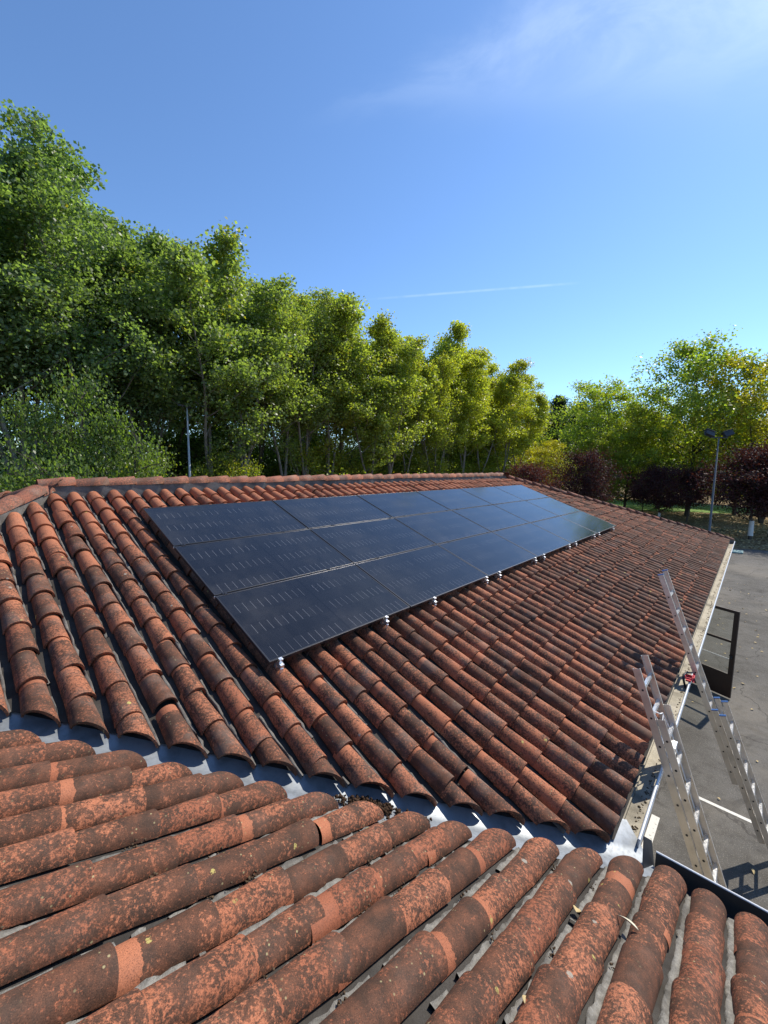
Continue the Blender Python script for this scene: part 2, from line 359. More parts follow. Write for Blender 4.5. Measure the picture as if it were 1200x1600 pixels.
def mat_grass():
    t = NT('lawn'); co = t.co(); a = t.noise(co, .5, 5, .6); b = t.noise(co, 12, 4, .7)
    c = t.mix(t.rng(a, .3, .7), (.10, .19, .03), (.17, .27, .05)); c = t.mix(t.rng(b, .45, .75, 0, .6), c, (.05, .09, .018)); t.p(c, .9, spec=.2); t.bump(b, 1.0, .05); return t.m
M['lawn'] = mat_grass()
def mat_paint():
    t = NT('worn_line_paint'); co = t.co(); n = t.noise(co, 22, 5, .7)
    c = t.mix(t.rng(n, .56, .70), (.66, .64, .58), (.16, .15, .13)); t.p(c, .85, spec=.2); return t.m
M['paint'] = mat_paint()

# ------------------------------------------------------------------ ground
ZG = -3.70
def sheet(name, poly, z, mat, label=None, cat=None, kind='structure'):
    b = MB(); b.add([(x, y, z) for x, y in poly], [tuple(range(len(poly)))]); o = b.build(name, mat)
    tag(o, label, cat, None, kind); return o
sheet('ground', [(-900, -900), (900, -900), (900, 900), (-900, 900)], ZG, M['earth'], 'brown earth covered in leaf litter under the trees', 'ground')
random.seed(4)
edge = [(37.2, -60), (37.0, -12), (36.6, -6), (36.2, -3.6), (35.6, -2.4), (35.3, -1), (35.5, 2), (35.8, 9), (36.4, 20)]
sheet('asphalt_yard', [(-30, -60)] + edge + [(-30, 20)], ZG+.004, M['asphalt'], 'worn grey asphalt yard beside the long building', 'yard')
def blob(cx, cy, rx, ry, seed, n=40):
    r = random.Random(seed); ph = [r.uniform(0, 6.28) for _ in range(4)]
    return [(cx+rx*(1+.12*math.sin(3*a+ph[0])+.08*math.sin(5*a+ph[1])+.05*math.sin(9*a+ph[2]))*math.cos(a), cy+ry*(1+.12*math.sin(2*a+ph[3])+.06*math.sin(7*a+ph[1]))*math.sin(a)) for a in [2*math.pi*k/n for k in range(n)]]
sheet('lawn', blob(72, 10, 11, 13, 3), ZG+.004, M['lawn'], 'mown green lawn showing beyond the plum trees', 'lawn')
sheet('grass_verge', blob(32.6, -6.4, 2.6, 1.3, 6), ZG+.008, M['lawn'], 'small green grass verge at the edge of the asphalt', 'verge')
def line_marking(pts, w, label):
    b = MB()
    for (x0, y0), (x1, y1) in zip(pts[:-1], pts[1:]):
        d = Vector((x1-x0, y1-y0)).normalized(); n = Vector((-d.y, d.x))*w/2
        b.add([(x0+n.x, y0+n.y, ZG+.008), (x0-n.x, y0-n.y, ZG+.008), (x1-n.x, y1-n.y, ZG+.008), (x1+n.x, y1+n.y, ZG+.008)], [(0, 1, 2, 3)])
    return tag(b.build('painted_line', M['paint']), label, 'painted line', None, 'structure')
line_marking([(3.6, -2.44), (5.4, -2.46)], .11, 'broad worn white line painted along the foot of the wall')
line_marking([(6.35, -2.62), (6.30, -3.9), (6.25, -6.2)], .07, 'thin white line painted across the asphalt behind the ladders')

# ------------------------------------------------------------------ tile roofs
SL = R(20.185); CS, SN, TN = math.cos(SL), math.sin(SL), math.tan(SL)
class Frame:
    def __init__(s, O, U, S, N): s.O, s.U, s.S, s.N = (np.array(k, float) for k in (O, U, S, N))
    def __call__(s, u, sl, h):
        u, sl, h = np.broadcast_arrays(u, sl, h)
        return s.O + u[..., None]*s.U + sl[..., None]*s.S + h[..., None]*s.N
MAIN = Frame((0, -.205*-SN, -.205*CS), (1, 0, 0), (0, -CS, -SN), (0, -SN, CS))     # h = 0 is the bedding under the tiles
MAIN.O = np.array((0, 0, 0), float) + np.array((0, -SN, CS))*-.232
NEAR = Frame((0, 0, -.678), (0, 1, 0), (CS, 0, -SN), (SN, 0, CS))

def tile_field(name, fr, cols, pitch_s, anchor, r0, r1, hs, rng, segs=9, jit=1.0, mat=None, parent=None, L=.44, clean=None):
    """cols: (u, s_start, s_end(u) function, sheared end?). One mesh: every cover tile is a tapered thick half barrel."""
    th = .0135; ang = np.linspace(R(4), R(176), segs)
    ca, sa = np.cos(ang), np.sin(ang)
    V = []; F = []; RN = []; TT = []; CLN = []; base = 0
    rows = 5; per = rows*segs + 3*segs
    fq = []
    for i in range(rows-1):
        for k in range(segs-1): fq.append((i*segs+k, i*segs+k+1, (i+1)*segs+k+1, (i+1)*segs+k))
    # lower lip: separate verts so that it shades sharply
    o1 = rows*segs; o2 = o1+segs; o3 = o2+segs
    for k in range(segs-1):
        fq.append((o1+k, o1+k+1, o2+k+1, o2+k)); fq.append((o2+k, o2+k+1, o3+k+1, o3+k))
    fq = np.array(fq, np.int32)
    for (u, s0, send, shear) in cols:
        se = send(u); ends = []
        s = (anchor if shear or anchor > se else se) + rng.normal(0, .012)
        while s > se: s -= pitch_s
        lows = []
        if se - s > .13: lows.append(se)
        elif True:
            lows.append(se); s -= pitch_s
        while s > s0 + .06:
            lows.append(s + rng.normal(0, .010)*jit); s -= pitch_s*(1+rng.normal(0, .012))
        wob = rng.normal(0, .005)*jit; wob2 = rng.normal(0, .004)*jit
        for j, lo in enumerate(lows):
            Lk = L*(1+rng.normal(0, .01))
            hi = max(lo - Lk, s0 - .05)
            first = (j == 0)
            k = 1+rng.normal(0, .025)*jit
            uc = u + wob + wob2*math.sin(lo*1.7) + rng.normal(0, .0045)*jit; tw = rng.normal(0, .018)*jit
            f = np.linspace(0, 1, rows)[:, None]
            rad = (r0 + (r1-r0)*f)*k
            frac = f if hi > lo-Lk+1e-4 else f
            uu = uc + rad*ca[None, :] + tw*(f-.5)*Lk
            lo_v = np.full_like(uu, lo)
            if first and shear: lo_v = np.array(send(uu)) + rng.normal(0, .006)
            ss = hi + (lo_v-hi)*f
            hh = rad*sa[None, :]*hs/r1 + .004 + .010*f + rng.normal(0, .0025)*jit
            P = fr(uu, ss, hh)
            lip_o = P[-1]
            ri = rad[-1]-th; ui = uc + ri*ca + tw*.5*Lk; hi_i = ri*sa*hs/r1 + .004
            lip_i = fr(ui, ss[-1], hi_i)
            ri2 = ri-.006; inn = fr(uc + ri2*ca, ss[-1]-.13, ri2*sa*hs/r1 - .004)
            V.append(np.concatenate([P.reshape(-1, 3), lip_o, lip_i, inn]))
            F.append(fq+base); base += per
            rn = rng.random(); RN.append(np.full(per, rn)); CLN.append(np.full(per, clean(u, lo) + rng.normal(0, .15) if clean else 0.0))
            exposed0 = lo - pitch_s
            tt = ((ss-exposed0)/pitch_s).reshape(-1)
            TT.append(np.concatenate([tt, np.full(3*segs, .95)]))
    me = np_mesh(name, np.concatenate(V), np.concatenate(F), True, {'rnd': np.concatenate(RN), 'tt': np.concatenate(TT), 'clean': np.concatenate(CLN)})
    return link(name, me, mat, parent)

def ripple_strips(name, fr, segsdef, rng, mat, parent, ds=.045):
    """mortar: low broken ribbons lying in the gaps. segsdef: (u0, u1, s0, s1, hmax, gap chance)"""
    V = []; F = []; b = 0
    for (u0, u1, s0, s1, hm, gap) in segsdef:
        n = max(2, int((s1-s0)/ds)); on = True; ring = None
        hmod = hm
        for i in range(n+1):
            s = s0 + (s1-s0)*i/n
            if rng.random() < gap: on = not on
            if not on and rng.random() < .35: on = True
            if not on: ring = None; continue
            if rng.random() < .12: hmod = hm*rng.uniform(.55, 1.15)
            a = u0 + rng.normal(0, .0045); c = u1 + rng.normal(0, .0045); mid = (a+c)/2; h = max(.006, hmod + rng.normal(0, hm*.12))
            us = np.array([a, a+(c-a)*.10, mid, c-(c-a)*.12, c]); hsx = np.array([-.01, h*.95, h*.85, h, -.01]) + np.concatenate([[0], rng.normal(0, hm*.17, 3), [0]])
            P = fr(us, np.full(5, s + rng.normal(0, ds*.15)), hsx); V.append(P)
            if ring is not None:
                for k in range(4): F.append((ring+k, ring+k+1, b+k+1, b+k))
            ring = b; b += 5
    me = np_mesh(name, np.concatenate(V), np.array(F), False); return link(name, me, mat, parent)

def barrel_run(name, p0, p1, rad, up, rng, mat, parent, step=.42, base_h=.0, L=.46, segs=10, flat=.85):
    """line of half-round cap tiles from p0 to p1, each overlapping the next"""
    p0, p1, up = Vector(p0), Vector(p1), Vector(up).normalized(); d = (p1-p0); D = d.length; d.normalize(); side = d.cross(up).normalized(); up2 = side.cross(d)
    ang = np.linspace(R(-6), R(186), segs); V = []; F = []; RN = []; TT = []; b = 0
    n = int(D/step)+1; per = 4*segs
    fq = []
    for i in (0, 1):
        for k in range(segs-1): fq.append((i*segs+k, i*segs+k+1, (i+1)*segs+k+1, (i+1)*segs+k))
    for k in range(segs-1): fq.append((2*segs+k, 2*segs+k+1, 3*segs+k+1, 3*segs+k))
    fq = np.array(fq)
    for j in range(n):
        a = j*step + rng.normal(0, .01); w = rng.normal(0, .008); hz = rng.normal(0, .006)
        rings = []
        for t, rr, lift in ((0, rad*.88, 0.0), (.5, rad*.96, .008), (1, rad*1.04, .018)):
            c = p0 + d*(a + L*t) + side*w + up2*(lift+hz)
            rings.append([c + side*(rr*math.cos(x)) + up2*(rr*flat*math.sin(x)) for x in ang])
        rings.append([(p0 + d*(a+L-.02) + side*w) + side*((rad*.94)*math.cos(x)) + up2*(rad*.9*flat*math.sin(x)) for x in ang])
        V += [tuple(q) for r_ in rings for q in r_]; F.append(fq+b); b += per
        RN += [rng.random()]*per; TT += [.2]*segs+[.5]*segs+[.9]*segs+[.95]*segs
    me = np_mesh(name, np.array(V), np.concatenate(F), True, {'rnd': RN, 'tt': TT}); return link(name, me, mat, parent)

rng = np.random.default_rng(11)
# ---- the long building
EAVE_Y, EAVE_Z = -2.62, None
S_E = (2.575+.055)/CS
RIDGE_Y = 4.33
def s_of_y(y): return (-y+.055)/CS
def valley_s(u): return (1.105 + np.asarray(u) + .055)/CS
def main_end(u): return np.minimum(valley_s(u), S_E)
HIP_R0, HIP_R1 = (13.55, 4.33), (20.75, -2.66)
def hip_r_y(x): return HIP_R0[1] + (x-HIP_R0[0])*(HIP_R1[1]-HIP_R0[1])/(HIP_R1[0]-HIP_R0[0])
building = empty('long_building', (9, 4.3, ZG))
tag(building, 'long low building with hipped terracotta roof carrying the solar panels', 'building')
def child(o): o.matrix_parent_inverse = building.matrix_world.inverted() if False else Matrix.Translation((-9, -4.3, -ZG)); return o
cols = []; P_MAIN = .2482
k = -13
while True:
    u = .145 + P_MAIN*k; k += 1
    if u > 20.45: break
    ytop = 4.22
    if u < -.80: ytop = min(ytop, u + 5.0)
    if u > 13.5: ytop = min(ytop, hip_r_y(u) - .02)
    s0 = s_of_y(ytop); se = float(main_end(u))
    if se - s0 < .25: continue
    sheared = valley_s(u) < S_E + .08
    cols.append((u, s0, (valley_s if sheared and valley_s(u) < S_E else main_end), bool(sheared)))
roof = tile_field('roof', MAIN, cols, .365, S_E, .078, .0985, .114, rng, 12, 1.35, M['tile'], building, clean=lambda u, s_: max(0, min(1.2, (-2.2-s_)/2.0))*max(.35, 1-.03*max(0, u)) - .45*max(0, min(1, (s_-.2)/2))*max(0, min(1, (u-3)/6))); child(roof)
roof['label'] = 'weathered terracotta barrel tile slope'
def poly_mesh(name, polys, mat, parent):
    b = MB()
    for p in polys: b.add(p, [tuple(range(len(p)))])
    o = link(name, bpy.data.meshes.new(name), mat, parent); o.data.from_pydata(b.v, [], b.f); o.data.update(); return o
def yz(y, h=-.232): return y*TN + h/CS
# bedding plane of the front slope and the slabs of the other three slopes
XL, XR, YB = -7.9, 20.7, 11.30
zr, ze = yz(RIDGE_Y), yz(-2.66)
bed = poly_mesh('tile_bed', [
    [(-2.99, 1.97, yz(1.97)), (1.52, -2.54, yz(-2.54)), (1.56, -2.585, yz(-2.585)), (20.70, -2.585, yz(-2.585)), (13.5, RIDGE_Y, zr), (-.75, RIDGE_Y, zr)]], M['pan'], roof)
back = poly_mesh('rear_slope', [
    [(20.7, -2.66, ze), (20.7, YB, ze), (13.5, RIDGE_Y, zr)],
    [(20.7, YB, ze), (XL, YB, ze), (-.75, RIDGE_Y, zr), (13.5, RIDGE_Y, zr)],
    [(XL, YB, ze), (XL, -2.66, ze), (-3.1, 1.86, yz(1.86)), (-.75, RIDGE_Y, zr)]], M['tile'], roof)
fill = []
for (u, s0, f_, sh) in cols:
    fill.append((u+.090, u+.112, s0+.02, float(f_(u+.10))-.02, .030, .09))
mort = ripple_strips('mortar_fillet', MAIN, fill, rng, M['mortar'], roof, .07)
# rear tile columns so that the other slopes read as tiled as well
REAR = Frame((0, 2*RIDGE_Y, -.205*CS+.0), (-1, 0, 0), (0, CS, -SN), (0, SN, CS)); REAR.O = np.array((0, 2*RIDGE_Y, 0)) + np.array((0, SN, CS))*-.232
rc = [(-(-5+.26*i), -4.5, (lambda u: 2.85 + 0*np.asarray(u)), False) for i in range(96) if -.7 < -5+.26*i < 13.4]
tile_field('rear_tiles', REAR, rc, .73, 2.85, .07, .086, .083, rng, 6, 1.0, M['tile'], roof, .78)
ENDF = Frame((0, 0, 0), (0, 1, 0), (CS, 0, -SN), (SN, 0, CS))
zx = zr + 13.5*TN
ENDF.O = np.array((0, 0, zx))
ec = []
for i in range(54):
    y = -2.5 + .255*i
    top = 13.5 + abs(y-RIDGE_Y)*(20.7-13.5)/(RIDGE_Y+2.66)
    if 20.6-top > .4: ec.append((y, top/CS, (lambda u: 20.75/CS + 0*np.asarray(u)), False))
tile_field('end_tiles', ENDF, ec, .365, 20.75/CS, .066, .086, .083, rng, 7, 1.0, M['tile'], roof, .44)
# ridge and hips
rb = MB(); rb.box((-.95, RIDGE_Y-.105, zr-.05), (13.6, RIDGE_Y+.105, zr+.150)); rm = rb.build('ridge_mortar', M['ridge_mortar'], roof)
barrel_run('ridge_cap', (-.98, RIDGE_Y, zr+.145), (13.35, RIDGE_Y, zr+.145), .125, (0, 0, 1), rng, M['cap'], roof, .395, L=.43)
def hip_bed(a, b, w=.09, h=.10):
    a, b = Vector(a), Vector(b); d = (b-a).normalized(); sd_ = d.cross(Vector((0, 0, 1))).normalized(); u = sd_.cross(d)
    m = MB(); m.prism([(-w, -.1), (w, -.1), (w, h*.7), (w*.6, h), (-w*.6, h), (-w, h*.7)], a, sd_, u, d, (b-a).length); m.build('hip_mortar', M['mortar'], roof)
hb0 = (-.85, RIDGE_Y+.02, zr+.02); hb1 = (-3.2, 1.90, yz(1.90)+.03)
hip_bed(hb0, hb1); barrel_run('hip_cap', Vector(hb1)+Vector((0, 0, .075)), Vector(hb0)+Vector((0, 0, .085)), .12, (0, 0, 1), rng, M['cap'], roof, .40)
hb2 = (-.85, RIDGE_Y, zr+.02); hb3 = (XL, YB, ze+.03)
hip_bed(hb2, hb3); barrel_run('hip_cap', Vector(hb3)+Vector((0, 0, .075)), Vector(hb2)+Vector((0, 0, .085)), .12, (0, 0, 1), rng, M['cap'], roof, .40)
ha = (13.5, RIDGE_Y, zr+.02); hb = (20.72, -2.66, ze+.03)
hip_bed(ha, hb, .08, .07); barrel_run('hip_cap', Vector(hb)+Vector((0, 0, .05)), Vector(ha)+Vector((0, 0, .10)), .115, (0, 0, 1), rng, M['cap'], roof, .38)
hc = (20.72, YB, ze+.03); hip_bed(ha, hc, .08, .07); barrel_run('hip_cap', Vector(hc)+Vector((0, 0, .05)), Vector(ha)+Vector((0, 0, .10)), .115, (0, 0, 1), rng, M['cap'], roof, .38)
# walls and eaves
wb = MB(); wb.box((-7.5, -2.30, ZG), (20.3, 10.9, ze-.06)); wb.build('wall', M['render'], building); 
eb = MB(); eb.box((1.5, -2.584, ze-.20), (20.70, -2.2, ze-.035)); eb.build('eave_board', M['gutter_in'], building)
# gutter along the courtyard eave: bed, back, rim
GZ = -1.29
gb = MB(); gb.prism([(0, 0), (.14, 0), (.14, .02), (0, .02)], (1.70, -2.725, GZ-.02), (0, 1, 0), (0, 0, 1), (1, 0, 0), 19.05); gut = gb.build('gutter', M['gutter_in'], building)
gb = MB(); gb.prism([(-.006, -.03), (.003, -.03), (.003, .085), (.005, .093), (-.003, .102), (-.013, .098), (-.014, .086), (-.006, .084)], (1.70, -2.731, GZ), (0, 1, 0), (0, 0, 1), (1, 0, 0), 19.05); gb.build('gutter_rim', M['gutter_rim'], gut)
gb = MB(); gb.box((20.752, -2.75, GZ-.03), (20.768, -2.58, GZ+.10)); gb.build('gutter_end', M['gutter_rim'], gut)
# rubble and dust in the gutter bed
def debris(name, spots, mat, parent=None, seed=0, rr=(.006, .02)):
    r = np.random.default_rng(seed); V = []; F = []; b = 0
    oct_v = np.array([(1,0,0),(0,1,0),(-1,0,0),(0,-1,0),(0,0,1),(0,0,-1)], float); oct_f = [(0,1,4),(1,2,4),(2,3,4),(3,0,4),(1,0,5),(2,1,5),(3,2,5),(0,3,5)]
    for (x, y, z) in spots:
        s = r.uniform(*rr); v = oct_v*s*r.uniform(.6, 1.4, (6, 3)); V.append(v+np.array((x, y, z))); F += [(a+b, c+b, d+b, -1) for a, c, d in oct_f]; b += 6
    me = np_mesh(name, np.concatenate(V), np.array(F), True); return link(name, me, mat, parent)
sp = []
for i in range(420):
    x = 1.8 + 17*rng.random()**1.5; y = -2.672 + .014*math.sin(x*1.3) + rng.normal(0, .013); sp.append((x, y, GZ+rng.uniform(0, .006)))
gd = debris('gutter_debris', sp, mat_plain('gutter_dirt', (.17, .13, .085), 1.0, .1, .5, 30), gut, 3, (.004, .012)); gd['kind'] = 'stuff'
# open door of the yard side
door = empty('door', (10.95, -2.32, ZG)); door.parent = building; door.matrix_parent_inverse = Matrix.Translation((-9, -4.3, -ZG))
door.rotation_euler = (0, 0, math.atan2(-(3.135-2.32), 10.60-10.95)); door['label'] = 'open brown metal door with two glazed panes'
DW, DH = .93, 2.20
db = MB()
for a, b_ in (((0, -.02, .04), (.085, .02, DH)), ((DW-.10, -.02, .04), (DW, .02, DH)), ((.085, -.02, DH-.07), (DW-.10, .02, DH)), ((.085, -.02, 1.40), (DW-.10, .02, 1.455)), ((.085, -.02, .04), (DW-.10, .02, .62))): db.box(a, b_)
db.build('door_frame', M['brown'], door)
gb = MB(); gb.box((.086, -.004, .621), (DW-.101, .004, 1.399)); gb.build('pane', M['glass'], door)
gb = MB(); gb.box((.086, -.004, 1.456), (DW-.101, .004, DH-.071)); gb.build('pane', M['glass'], door)
gb = MB(); gb.box((.087, -.016, .985), (DW-.102, -.006, .997)); gb.build('push_bar', M['white'], door)
gb = MB(); gb.box((DW-.075, -.075, 1.02), (DW-.035, -.02, 1.10)); gb.box((DW-.07, .02, 1.04), (DW-.04, .085, 1.07)); gb.box((DW-.15, .065, 1.04), (DW-.04, .085, 1.07)); gb.build('handle', M['black'], door)
# valley flashing between the two roofs
vf = MB(); pts = []
NV = 40
for i in range(NV+1):
    x = -3.2 + (1.62+3.2)*i/NV; y = -1.25 - x
    dz = rng.normal(0, .002) - .004*(i % 12)/12; D = .018
    def zc(q): return yz(y+q) if q > 0 else -TN*(x+q)-.678
    row = []
    for q, dp in ((.26, .012), (.125, .012), (.115, D*.9), (.04, D), (.0, D*.9), (-.05, D*.62), (-.11, .022), (-.16, .012), (-.30, .012)):
        row.append((x+q, y+q, zc(q)-dp+dz+(.0 if dp < .02 else 0)))
    pts.append(row)
NQ = 9
V = [p for q in pts for p in q]; F = [(i*NQ+k, i*NQ+k+1, i*NQ+NQ+k+1, i*NQ+NQ+k) for i in range(NV) for k in range(NQ-1)]
vm = np_mesh('valley_flashing', np.array(V), np.array(F), False); vfl = link('valley_flashing', vm, M['zinc'], building); child(vfl)
for o in building.children:
    if o is not door and o is not roof and o is not vfl: child(o)

# ---- the near wing, whose slope fills the foreground
wing = empty('near_wing', (-3, -4, ZG)); tag(wing, 'nearer building whose lichen-spotted tile slope fills the foreground', 'building')
def childw(o): o.matrix_parent_inverse = Matrix.Translation((3, 4, -ZG)); return o
P_NEAR = .2313; EX = 1.463
def near_valley_s(v): return (-1.445 - np.asarray(v) - .015)/CS
def near_eave_s(v): return (EX - .015)/CS + 0*np.asarray(v)
cols = []
for j in range(-9, 26):
    y = .039 - P_NEAR*j
    s0 = -2.95/CS
    sv, se = float(near_valley_s(y)), float(near_eave_s(y))
    sheared = sv < se
    if (sv if sheared else se) - s0 < .3: continue
    cols.append((y, s0, near_valley_s if sheared else near_eave_s, sheared))
nroof = tile_field('roof', NEAR, cols, .385, .92, .083, .0985, .092, rng, 20, 1.1, M['tile_near'], wing, .47); childw(nroof)
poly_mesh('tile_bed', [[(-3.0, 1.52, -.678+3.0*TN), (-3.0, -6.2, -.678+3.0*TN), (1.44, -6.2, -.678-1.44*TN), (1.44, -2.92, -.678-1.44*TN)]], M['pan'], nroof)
fill = []
for (y, s0, f_, sh) in cols:
    fill.append((y-.152, y-.106, s0+.02, float(f_(y-.115))-.03, .024, .035 if y < -1.6 else .11))
ripple_strips('mortar_fillet', NEAR, fill, rng, M['mortar_near'], nroof, .03)
sp = []
for i in range(80):
    (y, s0, f_, sh) = cols[int(rng.integers(0, len(cols)))]; xx = rng.uniform(-2.3, max(-2.2, min(1.3, -1.45-y)))
    if y > .7: continue
    for k_ in range(int(rng.integers(4, 16))): sp.append((xx+rng.normal(0, .03), y-.124+rng.normal(0, .008), -.678-TN*xx+.028+abs(rng.normal(0, .009))))
mc = debris('moss_crumbs', sp, mat_plain('crumbs', (.10, .068, .042), 1.0, .1, .6, 30), nroof, 9, (.003, .009)); mc['kind'] = 'stuff'
zn = -.678+3.0*TN
barrel_run('ridge_cap', (-3.02, -6.2, zn+.10), (-3.02, 1.6, zn+.10), .13, (0, 0, 1), rng, M['cap'], nroof, .40)
poly_mesh('rear_slope', [[(-3.0, 1.7, zn), (-7.5, 1.7, zn-4.5*TN), (-7.5, -6.2, zn-4.5*TN), (-3.0, -6.2, zn)]], M['tile_near'], nroof)
wb = MB(); wb.box((-7.2, -6.0, ZG), (1.22, -2.32, -1.36)); childw(wb.build('wall', M['render'], wing))
NGZ = -1.36
gb = MB(); gb.prism([(0, 0), (.20, 0), (.20, .02), (0, .02)], (1.46, -2.90, NGZ-.02), (1, 0, 0), (0, 0, 1), (0, -1, 0), 3.3); ng = gb.build('gutter', M['dark_metal'], wing); childw(ng)  # shade inside this gutter is put into its dark sheet colour
gb = MB(); gb.prism([(0, -.02), (.008, -.02), (.008, .17), (0, .17)], (1.655, -2.86, NGZ), (1, 0, 0), (0, 0, 1), (0, -1, 0), 3.34); gb.build('gutter_side', M['dark_metal'], ng)
gb = MB(); gb.tube([(1.662, -2.86, NGZ+.172), (1.662, -6.2, NGZ+.172)], .008, 8); gb.build('gutter_rim', M['gutter_rim'], ng)
gb = MB(); gb.add([(1.47, -2.83, NGZ+.02), (1.66, -2.86, NGZ+.02), (1.72, -2.82, NGZ+.20), (1.60, -2.78, NGZ+.30), (1.50, -2.80, NGZ+.16)], [(0, 1, 2, 3, 4)]); gf = gb.build('corner_flap', M['dark_metal'], ng)
sm = gf.modifiers.new('solid', 'SOLIDIFY'); sm.thickness = .006

# ------------------------------------------------------------------ solar panels
PL, PWD, PX, PY = 2.094, 1.134, 2.114, 1.154
def panel_bms():
    fw, t = .018, .035
    f = MB(); hx, hy = PL/2, PWD/2
    f.box((-hx, -hy, -t), (hx, -hy+fw, 0)); f.box((-hx, hy-fw, -t), (hx, hy, 0)); f.box((-hx, -hy+fw, -t), (-hx+fw, hy-fw, 0)); f.box((hx-fw, -hy+fw, -t), (hx, hy-fw, 0))
    return f
colword = ['first', 'second', 'third', 'fourth', 'fifth', 'sixth']
rowword = ['bottom', 'middle', 'top']
proto = None
for r_ in range(3):
    for c_ in range(6):
        cx = c_*PX + PX/2 - .01; cy = r_*PY + PY/2
        loc = (cx, cy*CS, cy*SN)
        w = '%s panel of the %s row, counting from the end nearest the foreground' % (colword[c_], rowword[r_])
        lab = 'black solar panel, ' + w
        if r_ == 0 and c_ == 5: lab = 'black solar panel reflecting dark trees, far end of the bottom row'
        if r_ == 0 and c_ == 0: lab = 'black solar panel at the near lower corner, white dashes between its cells'
        if r_ == 2 and c_ == 0: lab = 'dark blue solar panel at the near upper corner of the array'
        if r_ == 2 and c_ == 5: lab = 'sky-blue reflecting solar panel at the far upper corner of the array'
        e = empty('solar_panel', loc, (SL + rng.normal(0, .0012), rng.normal(0, .0012), 0)); tag(e, lab, 'solar panel', 'solar panels on the tile roof')
        if proto is None:
            fo = panel_bms().build('frame', M['frame'], e, bevel=.0015)
            g = MB(); g.box((-PL/2+.018, -PWD/2+.018, -.012), (PL/2-.018, PWD/2-.018, -.0025)); go = g.build('cell_face', M['cells'], e); proto = (fo, go)
        else:
            for o in proto:
                q = o.copy(); COL.objects.link(q); q.parent = e
rails = [.112, 1.617, 2.626, 4.123, 4.589, 6.162, 6.617, 8.20, 8.68, 10.24, 10.72, 12.28]
rp = None
for i, x in enumerate(rails):
    lab = ['aluminium rail whose end clamp shows at the near bottom corner of the panels', 'aluminium rail under the first column of panels, away from the near corner'][i] if i < 2 else \
        'aluminium rail under the %s column of panels, %s of its pair' % (colword[i//2], ('nearer', 'farther')[i % 2])
    e = empty('mounting_rail', (x, 0, 0), (SL, 0, 0)); tag(e, lab, 'mounting rail', 'rails that carry the solar panels')
    if rp is None:
        b = MB(); b.box((-.02, -.05, -.078), (.02, 3.50, -.037)); r0_ = b.build('rail', M['alu_bright'], e)
        b = MB(); b.box((-.019, -.020, -.036), (.019, -.001, .003)); b.box((-.019, -.020, .0032), (.019, .014, .0065)); b.tube([(0, -.011, .006), (0, -.011, .012)], .007, 6); b.build('end_clamp', M['alu_bright'], e)
        for yy in (PY, 2*PY):
            b = MB(); b.box((-.025, yy-.022, .001), (.025, yy+.022, .006)); b.tube([(0, yy, .006), (0, yy, .013)], .008, 6); b.build('middle_clamp', M['frame'], e)
        b = MB(); b.box((-.018, .02, -.125), (.018, .05, -.078)); b.box((-.018, -.055, -.17), (.018, -.049, -.078)); b.build('roof_hook', M['alu_bright'], e)
        rp = list(e.children)
    else:
        for o in rp:
            q = o.copy(); COL.objects.link(q); q.parent = e

for r_ in (1, 2):  # added bright strips stand in for sunlit frame sides in the row gaps
    e = empty('lit_edge_strip', (6.33, (r_*PY-.01)*CS, (r_*PY-.01)*SN), (SL, 0, 0)); tag(e, 'added bright strip standing in for sunlit frame edges between the %s rows of panels' % ('bottom and middle' if r_ == 1 else 'middle and top'), 'strip', 'added bright strips between the panel rows')
    b = MB(); b.box((-6.34, -.0075, -.03), (6.33, .0075, -.012)); b.build('lit_edge_body', M['alu'], e)
    b = MB(); b.box((-6.34, -.003, -.0118), (6.33, .003, -.004)); b.build('lit_edge_lip', M['alu_bright'], e)

